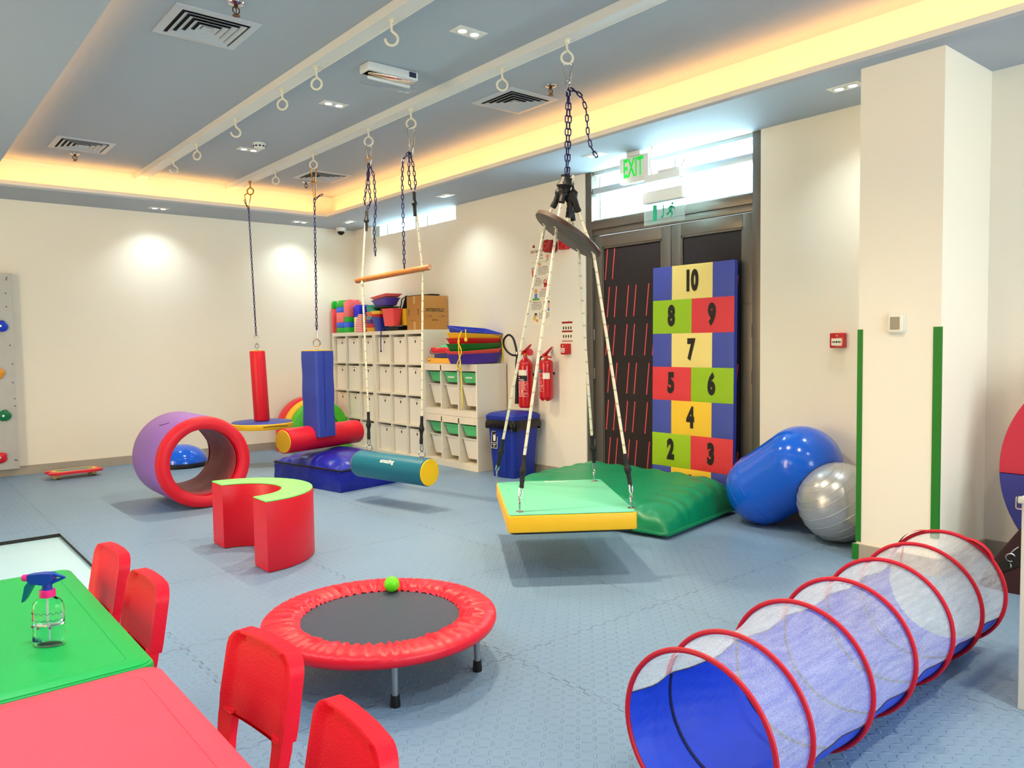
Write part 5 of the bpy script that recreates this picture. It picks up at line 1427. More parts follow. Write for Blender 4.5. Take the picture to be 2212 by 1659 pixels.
# fire action notice
t = thing('fire_notice', 'small white and red notice of fire extinguisher pictograms above the break-glass box', 'notice', (XR - .002, 5.222, 1.294))
F = wall_frame(XR - .0008, 5.297, 1.290)
b = MB(); b.box((0, 0, 0), (.150, .205, .0006), F); obj('sheet', b, m_paper, t, True, smooth=None)
F = wall_frame(XR - .0016, 5.297, 1.290)
b = MB()
for y0, y1 in ((.170, .188), (.088, .104), (.002, .010)): b.box((.004, y0, 0), (.146, y1, .0002), F)
obj('red_bars', b, m_redd, t, True, smooth=None)
for r in range(2):
    for k in range(4):
        b = MB(); cx = .026 + .033 * k; cy = .128 if r == 0 else .050
        b.prism([(cx - .008, cy - .012), (cx + .006, cy - .014), (cx + .009, cy + .004), (cx + .003, cy + .018), (cx - .004, cy + .010), (cx - .009, cy + .016)], 0, .0002, F)
        b.prism([(cx - .003, cy - .030), (cx + .003, cy - .030), (cx + .003, cy - .024), (cx - .003, cy - .024)], 0, .0002, F)
        b.prism([(cx - .001, cy - .025), (cx + .001, cy - .025), (cx + .001, cy - .011), (cx - .001, cy - .011)], 0, .00021, F)
        obj('pictogram', b, m_txt, t, True, smooth=None)
b = MB(); text_mesh(b, 'FIRE', .010, F @ Matrix.Translation((.10, .196, 0)))
obj('heading', b, m_txt, t, True, smooth=None)

def call_point(y, z, label, face):
    t = thing('fire_call_point', label, 'fire alarm call point', (XR, y, z - .05), 0, 'fire alarm call points')
    F = wall_frame(XR, y, z)
    b = MB(); b.prism(rrect(.098, .10, .008, 3), 0.0005, .045, F, bev=.004); obj('housing', b, m_red, t, True)
    if face:
        b = MB(); b.box((-.036, -.034, .0452), (.036, .014, .0462), F); pl = obj('break_panel', b, m_cream, t, True, smooth=None)
        b = MB(); b.lathe([(.0, 0), (.007, 0), (.0, .0004)], F @ V((0, -.010, .0464)), (-1, 0, 0), seg=14)
        for s_ in (-1, 1): b.prism([(s_ * .030, -.014), (s_ * .030, -.006), (s_ * .014, -.006), (s_ * .014, -.003), (s_ * .008, -.010), (s_ * .014, -.017), (s_ * .014, -.014)], .0464, .0468, F)
        obj('arrows', b, m_black, pl, True, smooth=None)
        b = MB(); text_mesh(b, 'CB', .012, F @ Matrix.Translation((0, .032, .0456))); obj('lettering', b, m_cream, t, True, smooth=None)
    else:
        b = MB(); b.prism(rrect(.052, .046, .006, 3), .0452, .0462, F @ Matrix.Translation((-.016, -.012, 0))); pl = obj('break_panel', b, mat('pink_panel', (.93, .78, .76), .4), t, True, smooth=None)
        b = MB(); text_mesh(b, 'PRESS', .013, F @ Matrix.Translation((-.016, -.006, .0464)), sx=.8); b.box((-.036, -.026, .0464), (.004, -.023, .0467), F); obj('lettering', b, m_txt, pl, True, smooth=None)
        b = MB(); b.box((-.022, .024, .0452), (-.012, .036, .0457), F); obj('lamp', b, m_cream, t, True, smooth=None)
call_point(5.222, 1.222, 'red break-glass box with a pink panel under the pictogram notice', False)
call_point(2.585, 1.271, 'red and white fire alarm call point beside the green-taped column', True)

t = thing('alarm_sounder', 'round dark red alarm sounder partly over the poster', 'alarm', (XR, 5.36, 2.19))
b = MB(); b.prism(rrect(.115, .12, .04, 6), .0005, .05, wall_frame(XR, 5.395, 2.19), bev=.012); obj('base', b, m_redd, t, True)
b = MB(); b.prism(rrect(.095, .12, .042, 6), .05, .105, wall_frame(XR, 5.40, 2.19), bev=.014); obj('horn', b, m_redd, t, True)
b = MB(); b.torus((XR - .106, 5.40, 2.19), (1, 0, 0), .025, .004, 20, 6); obj('grille', b, mat('amber_print', (.85, .35, .1), .5), t, True)
t = thing('strobe_sounder', 'square bright red alarm strobe next to the round sounder', 'alarm', (XR, 5.222, 2.19))
F = wall_frame(XR, 5.225, 2.195)
b = MB(); b.prism(rrect(.105, .105, .008, 3), .0005, .055, F, bev=.006); obj('base', b, m_red, t, True)
b = MB(); b.lathe([(.0, 0), (.036, 0), (.036, .006), (.028, .009), (.028, .004), (.0, .004)], F @ V((.0, 0, .055)), (-1, 0, 0), seg=28); obj('diaphragm', b, m_red, t, True)

# fire extinguishers
def extinguisher(y, z0, r, h, label, hose_loop, dome):
    x = XR - r - .045
    t = thing('fire_extinguisher', label, 'fire extinguisher', (x, y, z0))
    prof = [(.0, .0), (r * .80, .0), (r * .97, .012), (r, .035), (r, h * .80)]
    prof += [(r * math.cos(a) * 1.0 if False else r * (1 - .74 * s ** 2.2), h * .80 + h * .17 * s) for s in (.25, .5, .75, .9, 1.0) for a in (0,)] if dome else [(r, h * .90), (r * .93, h * .935), (r * .70, h * .965), (r * .28, h * .975)]
    prof += [(r * .26, h * 1.02), (.0, h * 1.02)]
    b = MB(); b.lathe(prof, seg=36); obj('cylinder', b, m_red, t)
    b = MB(); b.lathe([(.0, h * 1.02), (.020, h * 1.02), (.020, h * 1.075), (.012, h * 1.09), (.0, h * 1.09)], seg=18); b.cyl((0, 0, h * 1.05), (-.0, .05, h * 1.05), .009, seg=10); obj('valve', b, m_brass, t)
    b = MB(); q = h * 1.07
    for P in ([(-.008, .03, q), (-.010, -.02, q + .022), (-.012, -.095, q + .075)], [(-.008, .03, q - .004), (-.010, -.03, q - .006), (-.012, -.085, q - .018 if not dome else q - .004)]):
        R = []
        for i, p in enumerate(P): w = (.016, .018, .010)[i]; hh = (.010, .008, .005)[i]; R.append([V((p[0] + a, p[1], p[2] + c_)) for a, c_ in ((-w, -hh), (w, -hh), (w, hh), (-w, hh))])
        b.rings(R)
    obj('lever', b, m_red, t)
    if dome:
        b = MB(); b.lathe([(.0, 0), (.010, 0), (.034, .035), (.034, .042), (.0, .040)], (-.012, -.062, q + .0), (-.35, -.85, .1), seg=20); obj('horn_knob', b, m_red, t)
    b = MB()
    if hose_loop:
        pts = [(0, .045, h * 1.05), (-.01, .075, h * 1.03), (-.03, .15, h * 1.02), (-.03, .23, h * 1.08), (-.03, .29, h * 1.20), (-.03, .29, h * 1.33), (-.03, .22, h * 1.42), (-.03, .15, h * 1.36), (-.035, .100, h * 1.18), (-.04, .084, h * 1.04), (-.04, .082, h * .92)]
        b.tube(spline(pts, 6), .0105, 10); obj('hose', b, m_black, t)
        b = MB(); b.lathe([(.0, 0), (.012, 0), (.017, .05), (.020, .30), (.026, .42), (.026, .43), (.0, .43)], (-.04, .083, h * .93), (0, 0, -1), seg=18); obj('discharge_horn', b, m_black, t)
        b = MB(); b.cyl((-.04, .084, h * 1.035), (-.04, .084, h * 1.085), .0135, seg=12); obj('hose_ferrule', b, m_steel, t)
    else:
        b.tube(spline([(0, .045, h * 1.05), (-.005, r + .012, h * 1.0), (.0, r + .018, h * .8), (.005, r + .020, h * .5), (.005, r + .014, h * .22)], 6), .009, 10); obj('hose', b, m_black, t)
    # labels wrapped on the front
    def lab(nm, a0, a1, z0_, z1_, m, dr=.0008):
        b = MB(); b.grid(lambda u, w: V(((r + dr) * math.cos(a0 + (a1 - a0) * u), (r + dr) * math.sin(a0 + (a1 - a0) * u), h * (z0_ + (z1_ - z0_) * w))), 14, 2); return obj(nm, b, m, t)
    A = math.pi + .35
    if dome:
        lab('paper_tag', A - .75, A + .62, .63, .735, m_cream); lab('name_band', A - .75, A + .72, .52, .625, mat('ext_black', (.10, .07, .07), .5))
        a0, a1, zr = A - .75, A + .80, (.22, .51)
    else:
        lab('name_band', A - .9, A - .10, .665, .735, mat('ext_navy', (.10, .10, .32), .5)); lab('paper_tag', A - .05, A + 1.0, .51, .655, m_cream)
        a0, a1, zr = A - .9, A + .05, (.20, .655)
    b = MB(); rr = random.Random(int(y * 100))
    def strip(ta, tb, zc, hh):
        b.grid(lambda u, w: V(((r + .0012) * math.cos(ta + (tb - ta) * u), (r + .0012) * math.sin(ta + (tb - ta) * u), h * (zc + hh * w))), 6, 2)
    for k in range(15):
        zc = zr[0] + (zr[1] - zr[0]) * (k + .5) / 15
        if k in (4, 5): continue
        strip(a0 + .06, a1 - rr.uniform(.05, .5), zc, .007)
    for k in (0, 1): strip(a0 + .18 + .42 * k, a0 + .40 + .42 * k, zr[0] + (zr[1] - zr[0]) * .28, .04)
    strip(a0, a0 + .02, zr[0], zr[1] - zr[0]); strip(a1, a1 + .02, zr[0], zr[1] - zr[0]); strip(a0, a1, zr[0], .004); strip(a0, a1, zr[1], .004)
    b.bm.normal_update()
    obj('label_print', b, mat('ext_print_%d' % int(y * 100), (.95, .72, .70), .5), t, smooth=None, label='pale printed label text')
    b = MB()
    if dome:
        strip(A - .70, A - .35, .585, .012); strip(A - .70, A + .2, .545, .010); strip(A - .40, A + .35, .53, .006)
    else: strip(A - .75, A - .25, .705, .010)
    obj('band_print', b, m_white, t, smooth=None)
    b = MB(); b.box((r * .6, .0, h * .60), (XR - x - .0005, .02, h * .66)); obj('wall_bracket', b, m_black, t)
    if not dome:
        b = MB()
        for k in range(3): b.sphere((r * .55 * math.cos(k * 2.1), r * .55 * math.sin(k * 2.1), .0), .014, 10, 6)
        obj('base_feet', b, m_red, t)
extinguisher(5.690, .655, .0725, .50, 'tall red fire extinguisher with a looped black hose above the blue bin', True, True)
extinguisher(5.400, .745, .0655, .39, 'shorter red fire extinguisher hanging to the door side of the tall one', False, False)
m_alub2 = mat('pale_metal', (.80, .80, .78), .4, .2)
t = thing('wall_hook', 'small steel wall hook beside the shorter extinguisher', 'hook', (XR, 5.425, 1.18))
F = wall_frame(XR, 5.425, 1.205)
b = MB(); b.prism(rrect(.032, .095, .010, 3), .0005, .004, F, bev=.001); obj('plate', b, m_alub2, t, True)
b = MB(); b.tube([F @ V((0, .01, .004)), F @ V((0, -.02, .022)), F @ V((0, -.045, .02)), F @ V((0, -.04, .008))], .006, 8); obj('prong', b, m_steel, t, True)

# blue bin
m_binb = mat('blue_bin_plastic', (.05, .16, .56), .42)
t = thing('waste_bin', 'blue lidded waste bin with a black liner beside the tray unit', 'waste bin', (4.765, 5.725, 0), .08)
b = MB()
def brr(w, d, z_, r=.04, ox=0): return [V((p[0] + ox, p[1], z_)) for p in rrect(d, w, r, 5)]
b.rings([brr(.30, .30, 0), brr(.30, .30, .02), brr(.365, .36, .52), brr(.365, .36, .525)]); obj('body', b, m_binb, t)
b = MB(); b.rings([brr(.13, .10, .004, .03, -.115), brr(.14, .12, .15, .03, -.122), brr(.17, .10, .48, .03, -.128)]); b2 = obj('front_rib', b, m_binb, t)
b = MB(); R = []
for k in range(9):
    s = k / 8; r_ = []
    for i, p in enumerate(rrect(.385, .395, .05, 6)):
        f = 1 + .05 * math.sin(PI * s) + .05 * s * (1 + .8 * nz((p[0] * 14, p[1] * 14, s * 3), 1.0, 2)); r_.append(V((p[0] * f, p[1] * f, .56 - (.095 + .045 * nz((p[0] * 9, p[1] * 9, 0), 1.0, 5)) * s)))
    R.append(r_)
b.rings(R, cap=False); obj('liner', b, mat('black_liner', (.05, .04, .06), .22, bump=(30, .6)), t, smooth=50)
b = MB(); b.rings([brr(.39, .385, .552, .05), brr(.405, .40, .556, .05), brr(.405, .40, .590, .05), brr(.36, .35, .612, .05), brr(.30, .28, .622, .05), brr(.16, .12, .634, .04)]); ld = obj('lid', b, m_binb, t)
b = MB(); b.box((-.03, -.225, .575), (.03, -.200, .605), bev=.008); obj('lid_hinge', b, m_binb, ld)
sg = frame((-.1795, .075, .36), (0, -1, -.0), (.06, 0, 1))
b = MB(); b.prism(rrect(.085, .165, .006, 3), 0, .0015, sg); st_ = obj('sticker', b, m_white, t, smooth=None, label='black and white pictogram sticker')
b = MB(); b.box((-.037, -.026, .0016), (.037, .077, .0022), sg); b.box((-.037, -.077, .0016), (.037, -.031, .0022), sg); obj('sticker_fields', b, m_black, st_, smooth=None)
b = MB(); b.prism([(-.014, -.012), (.014, -.012), (.018, .040), (-.018, .040)], .0023, .0028, sg); b.prism([(-.020, .044), (.016, .056), (.018, .050), (-.018, .038)], .0023, .0028, sg); b.prism([(-.02, -.050), (.020, -.050), (.020, -.041), (-.02, -.041)], .0023, .0028, sg); b.prism([(-.012, -.066), (.012, -.066), (.012, -.059), (-.012, -.059)], .0023, .0028, sg)
obj('sticker_picture', b, m_white, st_, smooth=None)

# exit sign
t = thing('exit_sign', 'white EXIT sign with green letters hanging from the lowered ceiling by the door', 'exit sign', (4.78, 4.163, 2.555))
b = MB(); b.prism(rrect(.30, .205, .012, 3), 0, .05, frame((4.80, 4.163, 2.657), (0, -1, 0), (0, 0, 1)), bev=.004); obj('case', b, m_white, t, True)
b = MB(); b.box((4.75, 4.10, 2.762), (4.82, 4.24, ZS - .0002), bev=.006); obj('canopy', b, m_white, t, True)
b = MB(); text_mesh(b, 'EXIT', .205, frame((4.7492, 4.168, 2.664), (0, -1, 0), (0, 0, 1)), sx=.50, bold=.005); obj('letters', b, m_green, t, True, smooth=None, label='glowing green letters')
# clear running-man sign hung on its transformer box
t = thing('running_man_sign', 'clear acrylic running-man exit sign hanging under its grey box before the door', 'exit sign', (4.78, 3.87, 2.20))
m_alub = mat('brushed_box', (.95, .97, .97), .4, .0)
b = MB(); b.box((4.72, 3.69, 2.52), (4.80, 4.03, 2.575), bev=.003); obj('mounting_tray', b, m_alub, t, True)
b = MB(); b.box((4.725, 3.72, 2.5755), (4.795, 3.90, 2.595), bev=.003); b.tube(spline([(4.76, 3.98, 2.58), (4.755, 4.0, 2.66), (4.76, 3.99, 2.74), (4.76, 3.98, ZS - .001)]), .006, 8); b.tube(spline([(4.76, 3.72, 2.58), (4.75, 3.68, 2.61), (4.75, 3.66, 2.64)]), .005, 8); obj('cable', b, m_white, t, True)
b = MB()
for y in (4.02, 3.70): b.cyl((4.76, y, 2.52), (4.765, y - .01, 2.45), .003, seg=8); b.torus((4.765, y - .01, 2.475), (1, 0, 0), .008, .002, 14, 5)
obj('hangers', b, m_steel, t, True)
b = MB(); b.box((4.735, 3.675, 2.362), (4.80, 4.06, 2.45), bev=.003); obj('gear_box', b, m_alub, t, True)
b = MB(); b.box((4.762, 3.672, 2.195), (4.768, 4.068, 2.361), bev=.001); ac = obj('acrylic_panel', b, mat('clear_acrylic', (.93, .99, .99), .18, trans=.78, ior=1.03), t, True, smooth=None)
F = frame((4.7612, 3.87, 2.28), (0, -1, 0), (0, 0, 1)); m_em = mat('emerald_print', (.12, .72, .56), .5)
b = MB()
b.box((-.105, -.062, 0), (-.065, .062, .0004), F)
b.prism([(-.012, -.05), (.008, -.03), (.001, -.03), (.001, .06), (-.007, .06), (-.007, -.03), (-.032, -.03)][:1] + [(.012, -.028), (.003, -.028), (.003, .058), (-.009, .058), (-.009, -.028), (-.036, -.028)], 0, .0004, F)
b.prism([(.085 + .012 * math.cos(k * PI / 6), .052 + .012 * math.sin(k * PI / 6)) for k in range(12)], 0, .0004, F)
for P, w in (([(.078, .035), (.062, .0)], .011), ([(.062, .0), (.085, -.018), (.072, -.050)], .008), ([(.062, .0), (.045, -.022), (.028, -.020)], .008), ([(.076, .034), (.098, .022), (.108, .006)], .006), ([(.076, .034), (.056, .030), (.048, .012)], .006)):
    for p0, p1 in zip(P, P[1:]):
        d = V((p1[0] - p0[0], p1[1] - p0[1], 0)).normalized(); n_ = V((-d.y, d.x, 0)) * w
        b.prism([(p0[0] + n_.x, p0[1] + n_.y), (p0[0] - n_.x, p0[1] - n_.y), (p1[0] - n_.x, p1[1] - n_.y), (p1[0] + n_.x, p1[1] + n_.y)], 0, .0004, F)
obj('pictogram', b, m_em, ac, True, smooth=None, label='green arrow and running figure')

# thermostat and corner tapes on the column
t = thing('thermostat', 'white square thermostat on the front of the column', 'thermostat', (COX0, 1.925, 1.30))
F = wall_frame(COX0, 1.925, 1.363)
b = MB(); b.prism(rrect(.098, .118, .022, 5), .0004, .010, F, bev=.003); obj('back_plate', b, m_white, t, True)
b = MB(); b.prism(rrect(.082, .102, .016, 5), .010, .026, F, bev=.005); obj('body', b, m_cream, t, True)
b = MB(); b.prism(rrect(.052, .070, .004, 3), .026, .0268, F); obj('screen', b, mat('lcd_grey', (.36, .37, .33), .2), t, True, smooth=None)
m_tape = mat('green_tape', (.03, .46, .08), .5, bump=(20, .2))
b = MB(); b.box((COX0 - .004, COY1 - .026, .105), (COX0, COY1 + .004, 1.333)); b.box((COX0, COY1, .105), (COX0 + .02, COY1 + .004, 1.333)); solo('corner_tape', 'long green tape on the column corner by the silver ball', 'tape', b, m_tape, (COX0, COY1, .1), 'green corner tapes')
b = MB(); b.box((COX0 - .004, COY0 - .004, .20), (COX0, COY0 + .038, 1.339)); b.box((COX0, COY0 - .004, .20), (COX0 + .012, COY0, 1.339)); solo('corner_tape', 'long green tape on the column corner behind the net tunnel', 'tape', b, m_tape, (COX0, COY0, .2), 'green corner tapes')
b = MB(); b.box((COX0 - .018, COY1 - .020, .002), (COX0 - .0142, COY1 + .018, .092)); b.box((COX0 - .0142, COY1 + .0142, .002), (COX0 + .02, COY1 + .018, .092)); solo('corner_tape', 'short green tape on the skirting at the foot of the column', 'tape', b, m_tape, (COX0, COY1, .0), 'green corner tapes')

# ---------------------------------------------------------------- children's tables and chairs
m_tgreen = mat('green_table_plastic', (.0, .70, .30), .42, bump=(160, .12))
m_tredp = mat('red_table_plastic', (.96, .30, .37), .45, bump=(160, .12))
m_chair = mat('red_chair_plastic', (.92, .03, .16), .45, bump=(160, .10), spec=.3)
ZT0 = 0.0
ZT = .515
def table(y0, y1, m, label):
    x0, x1 = -.16, .508
    t = thing('kids_table', label, 'table', ((x0 + x1) / 2, (y0 + y1) / 2, ZT0), 0, "children's tables")
    P = [(p[0] + (x0 + x1) / 2, p[1] + (y0 + y1) / 2) for p in rrect(x1 - x0, y1 - y0, .035, 6)]
    b = MB(); b.prism(P, ZT - .045, ZT - .0035, bev=.006)
    obj('tabletop', b, m, t, True)
    b = MB()                                    # raised field inside a shallow border groove
    P2 = [(p[0] + (x0 + x1) / 2, p[1] + (y0 + y1) / 2) for p in rrect(x1 - x0 - .11, y1 - y0 - .11, .02, 5)]
    P3 = [(p[0] + (x0 + x1) / 2, p[1] + (y0 + y1) / 2) for p in rrect(x1 - x0 - .014, y1 - y0 - .014, .034, 5)]
    P4 = [(p[0] + (x0 + x1) / 2, p[1] + (y0 + y1) / 2) for p in rrect(x1 - x0 - .104, y1 - y0 - .104, .022, 5)]
    b.rings([[V((*p, ZT - .0034)) for p in P3], [V((*p, ZT - .001)) for p in P3], [V((*p, ZT)) for p in [(a[0] * .97 + c_[0] * .03, a[1] * .97 + c_[1] * .03) for a, c_ in zip(P3, P4)]], [V((*p, ZT)) for p in P4], [V((*p, ZT - .0016)) for p in [(a[0] * .5 + c_[0] * .5, a[1] * .5 + c_[1] * .5) for a, c_ in zip(P4, P2)]], [V((*p, ZT)) for p in P2]], cap=True)
    obj('top_face', b, m, t, True)
    for x in (x0 + .06, x1 - .06):
        for y in (y0 + .06, y1 - .06):
            b = MB(); b.cyl((x, y, ZT0), (x, y, ZT - .045), .020, .030, 20); obj('leg', b, m, t, True)
    return t
table(1.985, 3.055, m_tgreen, 'green rectangular kids table carrying the spray bottle')
table(0.905, 1.975, m_tredp, 'red rectangular kids table in the near corner of the picture')

def make_chair(label):
    """moulded chair: local +x points from the sitter's back to the knees reversed, i.e. the backrest stands at x=0 and the seat runs to -x"""
    t = thing('kids_chair', label, 'chair', (0, 0, 0), 0, 'red moulded chairs')
    W_, zs, zt = .30, .270, .594
    # backrest: rounded panel with thick border, curved in plan
    def bend(y, z): return .007 * (1 - (y / (W_ / 2)) ** 2) + .055 * (z - zs) / (zt - zs)
    def sheet(outline, th, off):
        fr = [V((off + bend(y, z), y, z)) for y, z in outline]; bk = [V((off + th + bend(y, z), y, z)) for y, z in outline]
        return fr, bk
    out = []
    w2, r = W_ / 2, .048
    z0 = zs + .135
    out += [(-w2 + .004, z0), (-w2, z0 + .03)]
    for k in range(9):
        a = PI - PI / 2 * k / 8; out.append((-w2 + r + .003 + r * math.cos(a), zt - r + r * math.sin(a)))
    for k in range(5): out.append((-.05 + .1 * k / 4, zt + .003))
    for k in range(9):
        a = PI / 2 - PI / 2 * k / 8; out.append((w2 - r - .003 + r * math.cos(a), zt - r + r * math.sin(a)))
    out += [(w2, z0 + .03), (w2 - .004, z0)]
    for k in range(1, 8): out.append((w2 - .004 - (W_ - .008) * k / 8, z0 - .004))
    inn = []
    cy, cz = 0, (z0 + zt) / 2
    for y, z in out: inn.append((y * .80, max(z0 + .002, cz + (z - cz) * .90) if z > cz else z))
    b = MB()
    fo, _ = sheet(out, 0, -.004); fi, _ = sheet(inn, 0, .003); fo2, _ = sheet(out, 0, .020); fo3 = [p + V((.012, 0, 0)) for p in fo2]
    fi2 = [p + V((.012, 0, 0)) for p in fi]
    fmid = [a * .45 + c_ * .55 + V((-.004, 0, 0)) for a, c_ in zip(fo, fi)]
    b.rings([fo3, fo2, fo, fmid, fi], cap=False)
    # inner face and rear face as bent grids
    def fill(ring, dx):
        n_ = len(ring); prev = [b.bm.verts.new(p) for p in ring]
        for f in (.86, .70, .52, .34, .17):
            cur = [b.bm.verts.new(V((bend(p.y * f, cz + (p.z - cz) * f) + dx, p.y * f, cz + (p.z - cz) * f))) for p in ring]
            for i in range(n_): b._f([prev[i], prev[(i + 1) % n_], cur[(i + 1) % n_], cur[i]])
            prev = cur
        b._f(prev)
    fill(fi, .003); fill(fo3, .030)
    obj('backrest', b, m_chair, t, smooth=55)
    # two flanks join the backrest to the seat and leave a slot between
    for s_ in (-1, 1):
        b = MB(); R = []
        for z, wy, yo in ((z0 + .004, .060, .146), (z0 - .02, .052, .146), (zs + .07, .045, .140), (zs + .03, .050, .140), (zs, .062, .142), (zs - .02, .062, .142)):
            yi = s_ * (yo - wy); yo_ = s_ * yo; R.append([V((bend(yi, z), yi, z)), V((bend(yo_, z) - .004, yo_, z)), V((bend(yo_, z) + .024, yo_, z)), V((bend(yi, z) + .020, yi, z))])
        b.rings(R); obj('back_post', b, m_chair, t, smooth=40)
    # seat shell
    b = MB()
    def seat(u, w):
        x = .02 - .30 * u; y = (w - .5) * .30 * (1.0 - .05 * u); z = zs + .004 - .018 * math.sin(PI * u) * (1 - (2 * w - 1) ** 2) - .012 * max(0, u - .8) / .2
        return V((x, y, z))
    b.grid(seat, 14, 12); b.grid(lambda u, w: seat(u, w) - V((0, 0, .016)), 14, 12)
    ed_ = [(i / 13, 0) for i in range(14)] + [(1, i / 11) for i in range(1, 12)] + [(1 - i / 13, 1) for i in range(1, 14)] + [(0, 1 - i / 11) for i in range(1, 11)]
    b.rings([[seat(u, w) for u, w in ed_], [seat(u, w) - V((0, 0, .016)) for u, w in ed_]], cap=False)
    obj('seat', b, m_chair, t, smooth=50)
    for x, y in ((.0, -.125), (.0, .125), (-.25, -.125), (-.25, .125)):
        b = MB(); sx_ = 1 if x > -.1 else -1
        R = [[V((x + sx_ * .022 * k + a * (.020 - .006 * k), y * (1 + .10 * k) + c_ * (.020 - .006 * k), (zs - .014) * (1 - k))) for a, c_ in ((-1, -1), (1, -1), (1, 1), (-1, 1))] for k in (0, .5, 1)]
        b.rings(R); obj('leg', b, m_chair, t, smooth=None)
    return t
ch = None
for x, y, rz, lb in ((.548, 2.905, .05, 'red kids chair at the far end of the green table'), (.550, 2.470, .03, 'red kids chair at the green table, nearer its corner'), (.618, 1.735, .12, 'red kids chair with the slotted back fully seen at the red table'), (.590, 1.262, -.06, 'red kids chair cut off by the bottom of the picture')):
    if ch is None: ch = make_chair(lb); o = ch; o.location = (x, y, ZT0); o.rotation_euler = (0, 0, rz)
    else: o = dup(ch, (x, y, ZT0), rz)
    o['label'] = lb

# spray bottle
m_pink = mat('hot_pink_plastic', (.95, .15, .52), .35); m_sblue = mat('blue_trigger_plastic', (.03, .25, .66), .3); m_teal = mat('teal_trigger_plastic', (.02, .42, .50), .35)
t = thing('spray_bottle', 'clear water spray bottle with a blue trigger head on the green table', 'spray bottle', (.327, 2.285, ZT), -.62)
def ov(r, z_, sx=1.0, sy=.62): return [V((r * sx * math.cos(2 * PI * k / 40), r * sy * math.sin(2 * PI * k / 40), z_)) for k in range(40)]
prof = [(.036, .002), (.0395, .010), (.0395, .034), (.0385, .037), (.0395, .040), (.0390, .060), (.0380, .063), (.0390, .066), (.0390, .098), (.036, .112), (.028, .122), (.018, .127), (.0155, .131)]
b = MB(); b.rings([ov(.030, .0)] + [ov(r, z_) for r, z_ in prof], cap=True); obj('bottle', b, mat('clear_bottle', (.97, 1.0, 1.0), .03, trans=1.0, ior=1.28), t, smooth=60)
b = MB(); b.rings([ov(r - .003, z_) for r, z_ in prof[:6]] + [ov(.0362, .055)], cap=True); obj('water', b, mat('water', (.80, .97, .97), .02, trans=1.0, ior=1.33), t, smooth=60)
b = MB(); b.cyl((0, 0, .012), (0, 0, .13), .0025, seg=8); obj('dip_tube', b, m_white, t)
m_inkb = mat('bottle_print', (.10, .22, .38), .6); m_inkp = mat('bottle_flower', (.62, .25, .55), .6)
b = MB()
def wrapc(a, z_, r=.0398): return V((r * math.cos(a), r * .62 * math.sin(a), z_))
for z_, am in ((.088, .003), (.070, .002)): b.tube([wrapc(-PI + PI * k / 40 * 1.0, z_ + am * math.sin(k * 1.3), .0395) for k in range(2, 39)], .0006, 4)
rr_ = random.Random(4)
for k in range(14):
    a = -PI * .92 + k * .085; b.tube([wrapc(a, .014), wrapc(a + rr_.uniform(-.06, .06), .020 + rr_.uniform(0, .010)), wrapc(a + .05, .016)], .0006, 4)
for k in range(3): b.tube([wrapc(-PI * .9 + .7 * k + .12, .052), wrapc(-PI * .9 + .7 * k + .5, .052)], .0005, 4)
obj('printed_lines', b, m_inkb, t)
b = MB()
for k in range(3):
    c_ = wrapc(-PI * .88 + .78 * k, .052); b.sphere(c_, .0032, 8, 6, sc=(1, .5, 1.2))
obj('printed_flowers', b, m_inkp, t)
b = MB(); b.lathe([(.0, .128), (.0185, .128), (.019, .131), (.018, .146), (.0, .146)], seg=28); obj('collar', b, m_pink, t)
b = MB()
def sec(x, z0_, z1_, w): return [V((x, -w, z0_)), V((x, w, z0_)), V((x, w, z1_)), V((x, -w, z1_))]
b.rings([sec(-.046, .170, .186, .008), sec(-.036, .164, .188, .010), sec(-.010, .160, .190, .012), sec(.012, .163, .189, .012), sec(.020, .172, .187, .010)])
b.rings([[V((.0 + .012 * math.cos(q) * s_, .011 * math.sin(q) * s_, z_)) for q in [2 * PI * k / 20 for k in range(20)]] for z_, s_ in ((.146, 1.05), (.155, 1.0), (.166, 1.0))])
b.tube([(.016, 0, .186), (.034, 0, .180), (.046, 0, .176)], [.005, .004, .002], 8); b.tube([(.012, 0, .164), (.028, 0, .170), (.046, 0, .176)], [.005, .004, .002], 8)
obj('spray_head', b, m_sblue, t, smooth=45)
b = MB(); b.cyl((-.046, 0, .178), (-.058, 0, .178), .0095, .0085, seg=18); b.sphere((-.058, 0, .178), .0082, 14, 8, sc=(.5, 1, 1)); obj('nozzle', b, m_pink, t)
b = MB()
R = []
for x, z_, w, th in ((-.034, .168, .009, .010), (-.040, .158, .009, .012), (-.047, .142, .008, .009), (-.054, .126, .007, .006), (-.060, .116, .006, .003)): R.append([V((x - th, -w, z_)), V((x - th, w, z_)), V((x + th * .6, w, z_)), V((x + th * .6, -w, z_))])
b.rings(R); obj('trigger', b, m_teal, t, smooth=45)

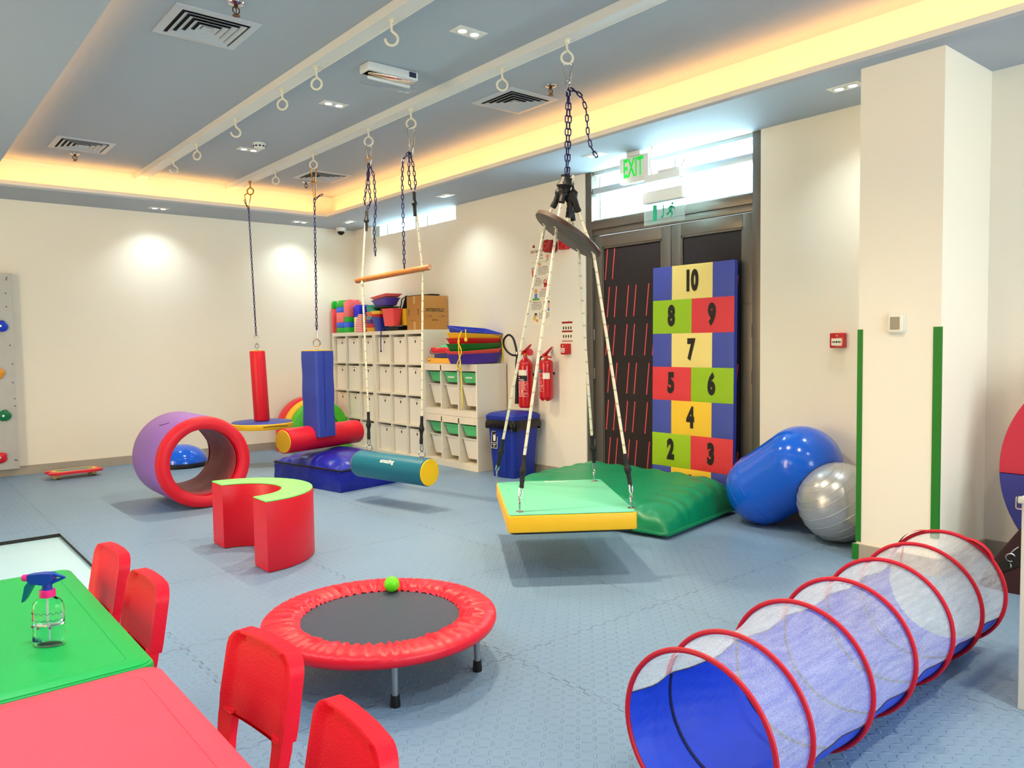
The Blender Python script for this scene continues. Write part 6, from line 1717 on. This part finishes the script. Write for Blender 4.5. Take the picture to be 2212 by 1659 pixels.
# ---------------------------------------------------------------- at the right edge
t = thing('padded_disc', 'big round padded disc in red and blue halves leaning at the right edge', 'padded disc', (4.72, .90, 0))
Mz = frame((4.70, .905, .60), (0, -1, 0), V((.14, 0, 1)).normalized())
def seg_(a0, a1, r=.60, n=40): return [(r * math.cos(a0 + (a1 - a0) * k / n), r * math.sin(a0 + (a1 - a0) * k / n)) for k in range(n + 1)]
off = -.055
a_ = math.asin(off / .6)
b = MB(); b.prism(seg_(a_, PI - a_), -.04, .04, Mz, bev=.008); obj('upper_half', b, mat('crimson_vinyl', (.76, .12, .24), .5), t, True)
b = MB(); b.prism(seg_(PI - a_ + .001, 2 * PI + a_ - .001), -.04, .04, Mz, bev=.008); obj('lower_half', b, mat('royal_vinyl', (.13, .16, .52), .5), t, True)
t = thing('duffel_bag', 'dark maroon and black fabric bag with a snap hook beside the padded disc', 'bag', (4.50, 1.13, 0))
b = MB(); m_mar = mat('maroon_cloth', (.16, .03, .06), .8, bump=(14, .5, 4)); N_ = 26
R = []
def bagp(u, sx_, s_):
    y = 1.475 - .70 * u; h = .04 + .60 * min(1, u * 1.75) ** .9; d = .11 + .015 * math.sin(u * 9)
    return V((4.46 + d * sx_ * (1 - .75 * s_ ** 2) + .012 * nz((u * 4, s_ * 3, sx_), 1.6, 2), y + .02 * s_, h * s_))
for k in range(N_): R.append([bagp(k / (N_ - 1), sx_, s_) for sx_, s_ in [(-1, k2 / 8) for k2 in range(9)] + [(1, 1 - k2 / 8) for k2 in range(9)]])
b.rings(R); obj('body', b, m_mar, t, True, smooth=70)
b = MB(); b.grid(lambda u, w: bagp(.12 + .7 * u, -1, .42 + .26 * w) + V((-.006, 0, .002)), 16, 6); obj('black_panel', b, mat('black_webbing', (.03, .02, .03), .8), t, True)
b = MB(); b.torus((4.352, 1.345, .175), (.8, .5, 0), .020, .0032, 20, 6); b.torus((4.350, 1.345, .133), (.5, -.8, 0), .012, .0028, 14, 6); b.tube([(4.352, 1.345, .195), (4.36, 1.335, .212), (4.38, 1.32, .228)], .003, 6); obj('snap_hook', b, m_steel, t, True)
b = MB(); b.tube([(4.33, 1.15, .20), (4.32, 1.18, .17), (4.32, 1.21, .125)], [.016, .018, .014], 8); obj('green_tab', b, m_vdgreen, t, True)
t = thing('drawer_cabinet', 'white cabinet just entering the right edge of the picture', 'cabinet', (3.15, .70, 0))
b = MB(); b.box((2.985, .48, 0.0), (3.36, .893, .715), bev=.003); obj('carcass', b, m_shelf, t, True, smooth=None)
b = MB(); b.box((2.975, .47, .715), (3.37, .903, .735), bev=.004); obj('top', b, m_shelf, t, True, smooth=None)
b = MB(); b.box((2.968, .880, .695), (2.995, .908, .738), bev=.005); obj('corner_guard', b, m_clear, t, True)
